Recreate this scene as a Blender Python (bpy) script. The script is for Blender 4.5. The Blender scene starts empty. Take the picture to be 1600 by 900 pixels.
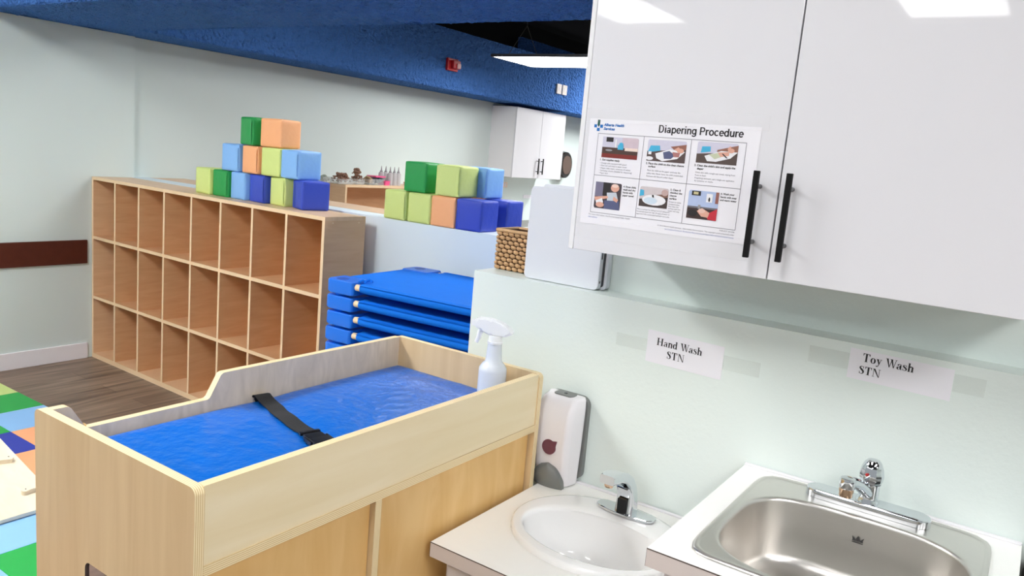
import bpy, bmesh, math, random
from math import sin, cos, pi, radians as R_
from mathutils import Vector, Matrix
random.seed(7)
SC = bpy.context.scene
COL = SC.collection

# ------------------------------------------------------------------ camera, world, exposure
cam_data = bpy.data.cameras.new('camera')
cam = bpy.data.objects.new('camera', cam_data)
COL.objects.link(cam)
rows = ((0.82086383, 0.56431099, 0.08795277), (0.16572588, -0.0879793, -0.98223957), (-0.54655056, 0.82086098, -0.16573996))
right, down, fwd = [Vector(r).normalized() for r in rows]
cam.matrix_world = Matrix(((right.x, -down.x, -fwd.x, 0), (right.y, -down.y, -fwd.y, 0), (right.z, -down.z, -fwd.z, 1.556), (0, 0, 0, 1)))
cam_data.sensor_width = 36.0
cam_data.lens = 1225.63 / 1600 * 36
cam_data.clip_start = 0.02
cam_data.clip_end = 100
SC.camera = cam
SC.view_settings.view_transform = 'Standard'
SC.view_settings.look = 'None'
SC.view_settings.gamma = 1.0
SC.view_settings.use_curve_mapping = False
SC.view_settings.exposure = 0.08
LAMP = 14.0
WORLD = 0.42
w = bpy.data.worlds.new('daylight'); SC.world = w; w.use_nodes = True
bg = w.node_tree.nodes['Background']
bg.inputs[0].default_value = (0.93, 0.97, 1.0, 1); bg.inputs[1].default_value = WORLD

# ------------------------------------------------------------------ materials
def lin(c):
    out = []
    for v in c:
        v /= 255.0
        out.append(v / 12.92 if v <= 0.04045 else ((v + 0.055) / 1.055) ** 2.4)
    return (*out, 1.0)

def new_mat(name):
    m = bpy.data.materials.new(name); m.use_nodes = True
    nt = m.node_tree
    return m, nt, nt.nodes['Principled BSDF']

def plain(name, c, rough=0.5, metal=0.0, vary=0.04, nscale=9.0, bump=0.0, bscale=40.0, coat=0.0, spec=0.5, trans=0.0, alpha=1.0):
    m, nt, p = new_mat(name)
    tc = nt.nodes.new('ShaderNodeTexCoord')
    n = nt.nodes.new('ShaderNodeTexNoise'); n.inputs['Scale'].default_value = nscale; n.inputs['Detail'].default_value = 4
    nt.links.new(tc.outputs['Object'], n.inputs['Vector'])
    mx = nt.nodes.new('ShaderNodeMix'); mx.data_type = 'RGBA'
    a = lin(c)
    mx.inputs[6].default_value = tuple(max(0, x * (1 - vary)) for x in a[:3]) + (1,)
    mx.inputs[7].default_value = tuple(min(1, x * (1 + vary)) for x in a[:3]) + (1,)
    nt.links.new(n.outputs['Fac'], mx.inputs[0]); nt.links.new(mx.outputs[2], p.inputs['Base Color'])
    p.inputs['Roughness'].default_value = rough; p.inputs['Metallic'].default_value = metal
    p.inputs['Coat Weight'].default_value = coat; p.inputs['Coat Roughness'].default_value = 0.03
    p.inputs['Specular IOR Level'].default_value = spec
    p.inputs['Transmission Weight'].default_value = trans
    p.inputs['Alpha'].default_value = alpha
    if bump > 0:
        n2 = nt.nodes.new('ShaderNodeTexNoise'); n2.inputs['Scale'].default_value = bscale; n2.inputs['Detail'].default_value = 3
        nt.links.new(tc.outputs['Object'], n2.inputs['Vector'])
        b = nt.nodes.new('ShaderNodeBump'); b.inputs['Strength'].default_value = 1.0; b.inputs['Distance'].default_value = bump
        nt.links.new(n2.outputs['Fac'], b.inputs['Height']); nt.links.new(b.outputs['Normal'], p.inputs['Normal'])
    return m

def wood(name, c1, c2, scale=(3, 3, 30), rough=0.45, nscale=1.0, coat=0.0, distort=0.6):
    """grain: noise squeezed across the grain (large factor = fine across that axis)"""
    m, nt, p = new_mat(name)
    tc = nt.nodes.new('ShaderNodeTexCoord'); mp = nt.nodes.new('ShaderNodeMapping')
    mp.inputs['Scale'].default_value = scale
    nt.links.new(tc.outputs['Object'], mp.inputs['Vector'])
    n = nt.nodes.new('ShaderNodeTexNoise'); n.inputs['Scale'].default_value = nscale; n.inputs['Detail'].default_value = 6
    n.inputs['Distortion'].default_value = distort
    nt.links.new(mp.outputs['Vector'], n.inputs['Vector'])
    r = nt.nodes.new('ShaderNodeValToRGB')
    r.color_ramp.elements[0].position = 0.3; r.color_ramp.elements[1].position = 0.7
    r.color_ramp.elements[0].color = lin(c1); r.color_ramp.elements[1].color = lin(c2)
    nt.links.new(n.outputs['Fac'], r.inputs['Fac']); nt.links.new(r.outputs['Color'], p.inputs['Base Color'])
    p.inputs['Roughness'].default_value = rough; p.inputs['Coat Weight'].default_value = coat
    p.inputs['Coat Roughness'].default_value = 0.2
    return m

def ply(name, axis, light=(250, 232, 190), dark=(214, 182, 128), freq=270):
    m, nt, p = new_mat(name)
    tc = nt.nodes.new('ShaderNodeTexCoord'); sp = nt.nodes.new('ShaderNodeSeparateXYZ')
    nt.links.new(tc.outputs['Object'], sp.inputs[0])
    n = nt.nodes.new('ShaderNodeTexNoise'); n.inputs['Scale'].default_value = 3
    nt.links.new(tc.outputs['Object'], n.inputs['Vector'])
    mul = nt.nodes.new('ShaderNodeMath'); mul.operation = 'MULTIPLY_ADD'; mul.inputs[1].default_value = 2 * pi * freq
    nt.links.new(sp.outputs[axis], mul.inputs[0]); nt.links.new(n.outputs['Fac'], mul.inputs[2])
    s = nt.nodes.new('ShaderNodeMath'); s.operation = 'SINE'; nt.links.new(mul.outputs[0], s.inputs[0])
    r = nt.nodes.new('ShaderNodeValToRGB'); r.color_ramp.elements[0].position = 0.0; r.color_ramp.elements[1].position = 0.75
    r.color_ramp.elements[0].color = lin(light); r.color_ramp.elements[1].color = lin(dark)
    nt.links.new(s.outputs[0], r.inputs['Fac']); nt.links.new(r.outputs['Color'], p.inputs['Base Color'])
    p.inputs['Roughness'].default_value = 0.5
    return m

def popcorn(name, c):
    m, nt, p = new_mat(name)
    tc = nt.nodes.new('ShaderNodeTexCoord')
    n = nt.nodes.new('ShaderNodeTexNoise'); n.inputs['Scale'].default_value = 42; n.inputs['Detail'].default_value = 3; n.inputs['Roughness'].default_value = 0.55
    v = nt.nodes.new('ShaderNodeTexVoronoi'); v.inputs['Scale'].default_value = 34
    for t in (n, v): nt.links.new(tc.outputs['Object'], t.inputs['Vector'])
    ad = nt.nodes.new('ShaderNodeMath'); ad.operation = 'MULTIPLY_ADD'; ad.inputs[1].default_value = -0.45
    nt.links.new(v.outputs['Distance'], ad.inputs[0]); nt.links.new(n.outputs['Fac'], ad.inputs[2])
    b = nt.nodes.new('ShaderNodeBump'); b.inputs['Strength'].default_value = 1.0; b.inputs['Distance'].default_value = 0.09
    nt.links.new(ad.outputs[0], b.inputs['Height']); nt.links.new(b.outputs['Normal'], p.inputs['Normal'])
    p.inputs['Base Color'].default_value = lin(c); p.inputs['Roughness'].default_value = 0.85; p.inputs['Specular IOR Level'].default_value = 0.1
    return m

def plank_floor(name):
    m, nt, p = new_mat(name)
    tc = nt.nodes.new('ShaderNodeTexCoord'); mp = nt.nodes.new('ShaderNodeMapping')
    mp.inputs['Rotation'].default_value = (0, 0, pi / 2)
    nt.links.new(tc.outputs['Object'], mp.inputs['Vector'])
    br = nt.nodes.new('ShaderNodeTexBrick')
    br.inputs['Scale'].default_value = 1.0; br.inputs['Brick Width'].default_value = 1.2; br.inputs['Row Height'].default_value = 0.165
    br.inputs['Mortar Size'].default_value = 0.0012; br.inputs['Bias'].default_value = 0.0; br.offset = 0.37
    br.inputs['Color1'].default_value = lin((130, 111, 96)); br.inputs['Color2'].default_value = lin((146, 126, 109)); br.inputs['Mortar'].default_value = lin((90, 78, 72))
    nt.links.new(mp.outputs['Vector'], br.inputs['Vector'])
    mp2 = nt.nodes.new('ShaderNodeMapping'); mp2.inputs['Scale'].default_value = (26, 2.0, 1)
    nt.links.new(tc.outputs['Object'], mp2.inputs['Vector'])
    n = nt.nodes.new('ShaderNodeTexNoise'); n.inputs['Scale'].default_value = 1.0; n.inputs['Detail'].default_value = 7; n.inputs['Distortion'].default_value = 0.8
    nt.links.new(mp2.outputs['Vector'], n.inputs['Vector'])
    r = nt.nodes.new('ShaderNodeValToRGB'); r.color_ramp.elements[0].color = (0.5, 0.48, 0.47, 1); r.color_ramp.elements[1].color = (1.25, 1.22, 1.2, 1)
    r.color_ramp.elements[0].position = 0.3; r.color_ramp.elements[1].position = 0.7
    nt.links.new(n.outputs['Fac'], r.inputs['Fac'])
    mx = nt.nodes.new('ShaderNodeMix'); mx.data_type = 'RGBA'; mx.blend_type = 'MULTIPLY'; mx.inputs[0].default_value = 1.0
    nt.links.new(br.outputs['Color'], mx.inputs[6]); nt.links.new(r.outputs['Color'], mx.inputs[7])
    nt.links.new(mx.outputs[2], p.inputs['Base Color']); p.inputs['Roughness'].default_value = 0.42
    return m

def emit(name, c, s):
    m, nt, p = new_mat(name)
    p.inputs['Base Color'].default_value = lin(c); p.inputs['Emission Color'].default_value = lin(c); p.inputs['Emission Strength'].default_value = s
    return m

def clear_mat(name, c, alpha, rough=0.15, bump=0.0, bscale=60):
    return plain(name, c, rough=rough, alpha=alpha, bump=bump, bscale=bscale, vary=0.02)

M = {}
M['mint'] = plain('mint_wall_paint', (226, 236, 232), rough=0.42, vary=0.012, nscale=3, bump=0.0006, bscale=90)
M['mint_far'] = plain('pale_grey_green_wall_paint', (214, 226, 223), rough=0.6, vary=0.01, nscale=2)
M['halfwall'] = plain('pale_blue_half_wall_paint', (224, 236, 242), rough=0.5, vary=0.01, nscale=2)
M['white_trim'] = plain('white_trim_paint', (238, 236, 240), rough=0.4, vary=0.01)
M['dark_rail'] = plain('dark_brown_rail', (84, 40, 30), rough=0.32, vary=0.22, nscale=25)
M['black'] = plain('black_void_paint', (20, 19, 20), rough=0.9, vary=0.3, nscale=2)
M['blue_pop'] = popcorn('blue_popcorn_texture', (88, 142, 226))
M['floor'] = plank_floor('grey_brown_plank_floor')
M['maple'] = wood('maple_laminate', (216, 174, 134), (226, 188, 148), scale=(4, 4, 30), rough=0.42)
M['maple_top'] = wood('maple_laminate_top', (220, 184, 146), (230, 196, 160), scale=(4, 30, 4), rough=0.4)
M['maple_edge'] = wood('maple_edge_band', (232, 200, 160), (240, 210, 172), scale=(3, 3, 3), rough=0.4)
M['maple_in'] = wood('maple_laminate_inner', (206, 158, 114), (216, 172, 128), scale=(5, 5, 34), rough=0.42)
M['birch_v_shaded'] = wood('birch_upright_grain_shaded', (212, 182, 138), (224, 197, 154), scale=(26, 26, 2.2), rough=0.4)  # same birch as the rail; shade on the end panels put into the colour
M['birch_h_lit'] = wood('birch_level_grain_lit', (238, 220, 180), (246, 231, 198), scale=(24, 2.2, 24), rough=0.4)  # same birch as the end panels, paler for the light on the rail
M['birch_in'] = wood('birch_inner_figured', (202, 186, 164), (222, 206, 184), scale=(18, 18, 5), rough=0.45, distort=2.2)
M['birch_door'] = wood('birch_door_face', (228, 184, 116), (238, 198, 134), scale=(20, 14, 3), rough=0.4, distort=1.2)
M['birch_in2'] = wood('birch_carcass_inside', (200, 176, 136), (214, 190, 150), scale=(20, 4, 4), rough=0.5)
for i, a in enumerate('xyz'): M['ply_' + a] = ply('plywood_edge_' + a, i)
M['vinyl'] = plain('blue_vinyl_pad', (8, 104, 204), rough=0.3, vary=0.05, nscale=14, bump=0.006, bscale=30)
M['webbing'] = plain('black_webbing', (28, 28, 30), rough=0.7, vary=0.2, nscale=200, bump=0.001, bscale=300)
M['buckle'] = plain('black_buckle_plastic', (20, 20, 22), rough=0.3)
BLK = {'lime': (214, 230, 140), 'green': (34, 158, 76), 'sky': (136, 188, 246), 'navy': (52, 76, 192), 'orange': (255, 182, 128)}
for k, c in BLK.items(): M['blk_' + k] = plain(k + '_vinyl_block', c, rough=0.42, vary=0.03, nscale=12, bump=0.003, bscale=22)
MATC = {'lime': (206, 226, 140), 'green': (34, 168, 74), 'sky': (142, 192, 242), 'navy': (46, 62, 172), 'orange': (252, 178, 128)}
for k, c in MATC.items(): M['mat_' + k] = plain(k + '_floor_mat_vinyl', c, rough=0.5, vary=0.03, nscale=8, bump=0.002, bscale=9)
M['cot_cloth'] = plain('blue_cot_cloth', (14, 116, 226), spec=0.15, rough=0.75, vary=0.05, nscale=30, bump=0.0006, bscale=500)
M['cot_plastic'] = plain('blue_cot_plastic', (10, 112, 228), rough=0.35, vary=0.02)
M['cot_plastic_shade'] = plain('blue_cot_plastic_recess_shade', (10, 70, 170), rough=0.5, vary=0.02)  # darker copy of the leg plastic: recess shade painted on a flat disc
M['pole'] = plain('cream_pole', (240, 214, 172), rough=0.5, vary=0.05)
M['gloss_white'] = plain('gloss_white_cabinet_door', (226, 226, 231), rough=0.5, vary=0.004, coat=0.9)
M['cab_white'] = plain('white_cabinet_carcass', (238, 238, 240), rough=0.35, vary=0.01)
M['gap_grey'] = plain('grey_gap', (70, 70, 76), rough=0.8)
M['handle'] = plain('black_metal_handle', (16, 16, 17), rough=0.6, vary=0.1, spec=0.2)
M['post_grey'] = plain('grey_metal_post', (96, 96, 98), rough=0.35, metal=0.6)
M['paper'] = plain('white_paper', (238, 237, 243), rough=0.6, vary=0.01)
M['ink'] = plain('black_ink', (34, 32, 36), rough=0.7, vary=0.1)
M['ink_grey'] = plain('grey_ink', (120, 118, 128), rough=0.7)
M['ink_blue'] = plain('blue_ink', (70, 96, 170), rough=0.7)
M['tape'] = clear_mat('clear_tape', (252, 252, 252), 0.07, rough=0.14, bump=0.003, bscale=45)
M['tape_dim'] = clear_mat('clear_tape_on_wall', (214, 220, 212), 0.13, rough=0.25)
M['laminate'] = plain('white_laminate', (254, 253, 250), rough=0.35, vary=0.015, nscale=40)
M['laminate_edge'] = plain('beige_grey_laminate_edge', (214, 204, 200), rough=0.45, vary=0.02, nscale=30)
M['seam'] = plain('dark_seam', (74, 60, 56), rough=0.7)
M['vanity'] = plain('pale_grey_vanity', (214, 208, 210), rough=0.45, vary=0.02)
M['china'] = plain('white_china', (250, 250, 250), rough=0.08, vary=0.005, coat=0.4)
M['chrome'] = plain('chrome', (218, 222, 226), rough=0.06, metal=1.0, vary=0.01)
M['brass'] = plain('brassy_aerator', (212, 182, 156), rough=0.16, metal=1.0, vary=0.03)
M['sensor'] = plain('black_sensor_window', (10, 10, 12), rough=0.1)
M['red_dot'] = plain('red_marker', (196, 40, 40), rough=0.4)
def steel():
    m, nt, p = new_mat('brushed_stainless')
    tc = nt.nodes.new('ShaderNodeTexCoord'); mp = nt.nodes.new('ShaderNodeMapping'); mp.inputs['Scale'].default_value = (4, 60, 160)
    nt.links.new(tc.outputs['Object'], mp.inputs['Vector'])
    n = nt.nodes.new('ShaderNodeTexNoise'); n.inputs['Scale'].default_value = 3; n.inputs['Detail'].default_value = 5
    nt.links.new(mp.outputs['Vector'], n.inputs['Vector'])
    mr = nt.nodes.new('ShaderNodeMapRange'); mr.inputs['To Min'].default_value = 0.24; mr.inputs['To Max'].default_value = 0.4
    nt.links.new(n.outputs['Fac'], mr.inputs['Value']); nt.links.new(mr.outputs['Result'], p.inputs['Roughness'])
    p.inputs['Base Color'].default_value = lin((218, 214, 209)); p.inputs['Metallic'].default_value = 1.0
    return m
M['steel'] = steel()
M['mark'] = plain('etched_mark', (58, 56, 56), rough=0.6)
M['disp_white'] = plain('white_dispenser_plastic', (240, 236, 240), rough=0.22, vary=0.005)
M['disp_grey'] = plain('grey_dispenser_plastic', (118, 120, 118), rough=0.4, vary=0.02)
M['disp_window'] = plain('plum_soap_window', (110, 62, 78), rough=0.15, vary=0.2, nscale=30)
M['bottle'] = plain('frosted_bottle_plastic', (226, 232, 240), rough=0.25, vary=0.01, alpha=0.9)
M['trigger'] = plain('white_trigger_plastic', (240, 242, 244), rough=0.3, vary=0.01)
M['case'] = plain('white_plastic_case', (224, 227, 234), rough=0.32, vary=0.008)
M['case_gap'] = plain('dark_case_gap', (60, 60, 64), rough=0.7)
M['wicker'] = plain('brown_wicker', (200, 160, 114), rough=0.65, vary=0.3, nscale=45)
M['wicker_dark'] = plain('dark_wicker_core', (84, 56, 32), rough=0.8, vary=0.2)
M['alarm_red'] = plain('red_alarm_plastic', (180, 26, 34), rough=0.35, vary=0.05)
M['alarm_pale'] = plain('pale_alarm_lens', (214, 160, 160), rough=0.3)
M['switch'] = plain('white_switch_plate', (232, 226, 222), rough=0.4)
M['lamp_frame'] = plain('dark_lamp_tray', (60, 62, 66), rough=0.5)
M['wire'] = plain('thin_hanging_wire', (90, 88, 84), rough=0.5)
M['ramp'] = wood('pale_birch_ramp', (232, 216, 188), (242, 228, 204), scale=(3, 16, 16), rough=0.45)
M['bin_black'] = plain('black_bin_plastic', (16, 16, 17), rough=0.3)
M['clear_tub'] = plain('clear_plastic_tub', (232, 236, 234), rough=0.12, alpha=0.22)
M['brown_bits'] = plain('brown_natural_bits', (150, 114, 94), rough=0.8, vary=0.4, nscale=60)
M['tan_bits'] = plain('tan_natural_bits', (178, 146, 110), rough=0.8, vary=0.3, nscale=60)
M['green_bits'] = plain('grey_green_bits', (150, 160, 148), rough=0.8, vary=0.3, nscale=60)
M['pink'] = plain('pink_plastic', (240, 96, 150), rough=0.35)
M['denim'] = plain('slate_blue_bits', (84, 110, 136), rough=0.7, vary=0.4, nscale=70)
M['squeeze'] = plain('translucent_squeeze_bottle', (214, 210, 212), rough=0.25, alpha=0.7)
M['squeeze_tip'] = plain('grey_squeeze_tip', (150, 146, 150), rough=0.4)
M['oval'] = plain('smoky_black_dispenser', (40, 36, 35), rough=0.12, vary=0.1)
M['oval_paper'] = plain('brown_paper_towel', (96, 80, 72), rough=0.8)
M['grey_strip'] = plain('grey_backsplash', (140, 142, 138), rough=0.5)
M['glass'] = plain('window_glass', (235, 245, 245), rough=0.02, alpha=0.12)

# ------------------------------------------------------------------ helpers
def BM(): return bmesh.new()

def face(bm, pts, mi=0):
    f = bm.faces.new([bm.verts.new(p) for p in pts]); f.material_index = mi; return f

def box(bm, x0, x1, y0, y1, z0, z1, mi=0, bev=0.0, seg=2):
    b2 = bmesh.new() if bev else bm
    vs = [b2.verts.new((x, y, z)) for x in (x0, x1) for y in (y0, y1) for z in (z0, z1)]
    for q in ((0, 1, 3, 2), (4, 6, 7, 5), (0, 4, 5, 1), (2, 3, 7, 6), (0, 2, 6, 4), (1, 5, 7, 3)):
        f = b2.faces.new([vs[i] for i in q]); f.material_index = mi
    if bev:
        bmesh.ops.bevel(b2, geom=list(b2.edges), offset=bev, segments=seg, profile=0.5, affect='EDGES', clamp_overlap=True)
        for f in b2.faces: f.material_index = mi
        merge(bm, b2)
    return bm

def merge(bm, b2, mat=None):
    if mat is not None: b2.transform(mat)
    me = bpy.data.meshes.new('tmp'); b2.to_mesh(me); b2.free(); bm.from_mesh(me); bpy.data.meshes.remove(me)

def prism(bm, outer, w0, w1, f, holes=(), mi_cap=0, mi_side=1, mi_hole=None):
    """flat outline (with holes) in 2D, extruded between w0 and w1; f maps (u,v,w) to 3D"""
    b2 = bmesh.new()
    loops = [list(outer)] + [list(h) for h in holes]
    for wv in (w0, w1):
        edges = []
        for L in loops:
            vs = [b2.verts.new(f(u, v, wv)) for u, v in L]
            edges += [b2.edges.new((vs[i], vs[(i + 1) % len(vs)])) for i in range(len(vs))]
        r = bmesh.ops.triangle_fill(b2, use_beauty=True, use_dissolve=False, edges=edges)
        for g in r['geom']:
            if isinstance(g, bmesh.types.BMFace): g.material_index = mi_cap
    for k, L in enumerate(loops):
        a = [b2.verts.new(f(u, v, w0)) for u, v in L]; b = [b2.verts.new(f(u, v, w1)) for u, v in L]
        for i in range(len(L)):
            j = (i + 1) % len(L)
            fc = b2.faces.new((a[i], a[j], b[j], b[i])); fc.material_index = mi_side if k == 0 or mi_hole is None else mi_hole
    bmesh.ops.remove_doubles(b2, verts=b2.verts, dist=1e-5)
    bmesh.ops.recalc_face_normals(b2, faces=b2.faces)
    merge(bm, b2)
    return bm

FZ = lambda u, v, w: (u, v, w)      # outline in x,y ; extrude z
FY = lambda u, v, w: (u, w, v)      # outline in x,z ; extrude y
FX = lambda u, v, w: (w, u, v)      # outline in y,z ; extrude x

def rrect(u0, u1, v0, v1, r, n=5):
    if not isinstance(r, (list, tuple)): r = (r, r, r, r)
    pts = []
    for (cu, cv, a0, rr) in ((u0 + r[0], v0 + r[0], pi, r[0]), (u1 - r[1], v0 + r[1], 1.5 * pi, r[1]), (u1 - r[2], v1 - r[2], 0, r[2]), (u0 + r[3], v1 - r[3], pi / 2, r[3])):
        if rr <= 0: pts.append((cu, cv)); continue
        for i in range(n + 1):
            a = a0 + pi / 2 * i / n
            pts.append((cu + rr * cos(a), cv + rr * sin(a)))
    return pts

def ellipse(cx, cy, a, b, n=48, p=2.0):
    out = []
    for i in range(n):
        t = 2 * pi * i / n; c, s = cos(t), sin(t)
        out.append((cx + a * math.copysign(abs(c) ** (2 / p), c), cy + b * math.copysign(abs(s) ** (2 / p), s)))
    return out

def loft(bm, loops, mi=0, cap0=True, cap1=True):
    """loops: lists of 3D points of equal length"""
    rows = [[bm.verts.new(p) for p in L] for L in loops]
    n = len(rows[0])
    for a, b in zip(rows, rows[1:]):
        for i in range(n):
            j = (i + 1) % n
            f = bm.faces.new((a[i], a[j], b[j], b[i])); f.material_index = mi
    if cap0: f = bm.faces.new(rows[0][::-1]); f.material_index = mi
    if cap1: f = bm.faces.new(rows[-1]); f.material_index = mi
    return bm

def lathe(bm, prof, c=(0, 0, 0), n=32, mi=0, cap0=True, cap1=True):
    loops = [[(c[0] + r * cos(2 * pi * i / n), c[1] + r * sin(2 * pi * i / n), c[2] + z) for i in range(n)] for r, z in prof]
    return loft(bm, loops, mi, cap0, cap1)

def tube(bm, pts, r, n=12, mi=0, squash=1.0, up=Vector((0, 0, 1))):
    pts = [Vector(p) for p in pts]
    rs = r if isinstance(r, (list, tuple)) else [r] * len(pts)
    loops = []
    for i, p in enumerate(pts):
        d = (pts[min(i + 1, len(pts) - 1)] - pts[max(i - 1, 0)]).normalized()
        s = d.cross(up)
        if s.length < 1e-3: s = d.cross(Vector((1, 0, 0)))
        s.normalize(); t = s.cross(d).normalized()
        loops.append([p + s * rs[i] * cos(2 * pi * k / n) + t * rs[i] * squash * sin(2 * pi * k / n) for k in range(n)])
    return loft(bm, loops, mi)

def ball(bm, c, r, mi=0, sub=2):
    b2 = bmesh.new(); bmesh.ops.create_icosphere(b2, subdivisions=sub, radius=1)
    rr = r if isinstance(r, (list, tuple)) else (r, r, r)
    for f in b2.faces: f.material_index = mi
    merge(bm, b2, Matrix.Translation(c) @ Matrix.Diagonal((*rr, 1)))
    return bm

def top_of(o):
    while o.parent: o = o.parent
    return o

def obj(name, bm, mats, parent=None, world=True, smooth=40, loc=None, recalc=True):
    if recalc: bmesh.ops.recalc_face_normals(bm, faces=bm.faces)
    me = bpy.data.meshes.new(name)
    off = None
    if parent is not None and world: off = -top_of(parent).location
    elif parent is None and loc is not None: off = -Vector(loc)
    if off is not None: bm.transform(Matrix.Translation(off))
    bm.to_mesh(me); bm.free()
    for m in (mats if isinstance(mats, (list, tuple)) else [mats]): me.materials.append(m if not isinstance(m, str) else M[m])
    if smooth:
        for p in me.polygons: p.use_smooth = True
        me.set_sharp_from_angle(angle=R_(smooth))
    o = bpy.data.objects.new(name, me); COL.objects.link(o)
    if smooth:
        wn = o.modifiers.new('weighted_normals', 'WEIGHTED_NORMAL'); wn.keep_sharp = True; wn.weight = 80
    if parent is not None: o.parent = parent
    elif loc is not None: o.location = loc
    return o

def tag(o, label, cat, group=None):
    o['label'] = label; o['category'] = cat
    if group: o['group'] = group
    return o

def thing(name, label, cat, loc=(0, 0, 0), rz=0.0, group=None):
    o = bpy.data.objects.new(name, None); COL.objects.link(o)
    o.empty_display_size = 0.05
    o.location = loc; o.rotation_euler = (0, 0, rz)
    return tag(o, label, cat, group)

def struct(name, bm, mats, smooth=40):
    o = obj(name, bm, mats, smooth=smooth); o['kind'] = 'structure'; return o

def copy_tree(o, parent=None):
    c = o.copy(); COL.objects.link(c)
    if parent is not None: c.parent = parent
    for ch in [x for x in bpy.data.objects if x.parent == o]: copy_tree(ch, c)
    return c

# ------------------------------------------------------------------ lettering
def text_bm(s, size, align='LEFT', bold=0.0, spacing=1.0, shear=0.0, line=1.0):
    cu = bpy.data.curves.new('txt', 'FONT'); cu.body = s; cu.size = size; cu.align_x = align; cu.offset = bold; cu.shear = shear
    cu.space_character = spacing; cu.space_line = line; cu.resolution_u = 3; cu.fill_mode = 'FRONT' if hasattr(cu, 'fill_mode') else cu.fill_mode
    o = bpy.data.objects.new('txt', cu); COL.objects.link(o)
    bpy.context.view_layer.update()
    dg = bpy.context.evaluated_depsgraph_get()
    me = bpy.data.meshes.new_from_object(o.evaluated_get(dg))
    bm = bmesh.new(); bm.from_mesh(me)
    bpy.data.objects.remove(o); bpy.data.curves.remove(cu); bpy.data.meshes.remove(me)
    return bm

def wall_text(bm, s, x, y, z, size, mi=0, **k):
    """lettering on an upright surface that faces -y"""
    b2 = text_bm(s, size, **k)
    for f in b2.faces: f.material_index = mi
    merge(bm, b2, Matrix(((1, 0, 0, x), (0, 0, 1, y), (0, 1, 0, z), (0, 0, 0, 1))))

def catmull(pts, n=5):
    out = []
    P = [pts[0]] + list(pts) + [pts[-1]]
    for i in range(1, len(P) - 2):
        for k in range(n):
            t = k / n
            out.append(tuple(0.5 * (2 * P[i][j] + (P[i + 1][j] - P[i - 1][j]) * t + (2 * P[i - 1][j] - 5 * P[i][j] + 4 * P[i + 1][j] - P[i + 2][j]) * t * t + (3 * P[i][j] - P[i - 1][j] - 3 * P[i + 1][j] + P[i + 2][j]) * t ** 3) for j in range(len(pts[0]))))
    out.append(tuple(pts[-1])); return out

def ribbon(pts):
    """pts (x, y, width) -> quads"""
    q = []
    for i in range(len(pts)):
        a, b = pts[max(i - 1, 0)], pts[min(i + 1, len(pts) - 1)]
        dx, dy = b[0] - a[0], b[1] - a[1]; L = math.hypot(dx, dy) or 1
        nx, ny = -dy / L, dx / L; w_ = pts[i][2] / 2
        q.append(((pts[i][0] + nx * w_, pts[i][1] + ny * w_), (pts[i][0] - nx * w_, pts[i][1] - ny * w_)))
    return [[q[i][0], q[i + 1][0], q[i + 1][1], q[i][1]] for i in range(len(q) - 1)]

def rc(x0, x1, y0, y1): return [[(x0, y0), (x1, y0), (x1, y1), (x0, y1)]]
def serif(x, y, w_=0.15, t=0.045, up=False):
    s = -1 if up else 1
    return [[(x - w_, y), (x + w_, y), (x + w_, y + s * t * 0.7), (x + w_ * 0.5, y + s * t), (x - w_ * 0.5, y + s * t), (x - w_, y + s * t * 0.7)]]
def bowl(cx, cy, rx, ry, a0, a1, thick=0.16, thin=0.045, n=14):
    pts = []
    for i in range(n + 1):
        a = R_(a0 + (a1 - a0) * i / n)
        pts.append((cx + rx * cos(a), cy + ry * sin(a), thin + (thick - thin) * abs(cos(a)) ** 1.3))
    return ribbon(pts)
SCURVE = [(.44, .72, .05), (.41, .88, .05), (.28, .965, .06), (.14, .89, .11), (.12, .75, .16), (.24, .60, .20), (.38, .46, .20), (.45, .30, .17), (.42, .13, .11), (.27, .035, .06), (.12, .10, .05), (.07, .28, .05)]
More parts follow.
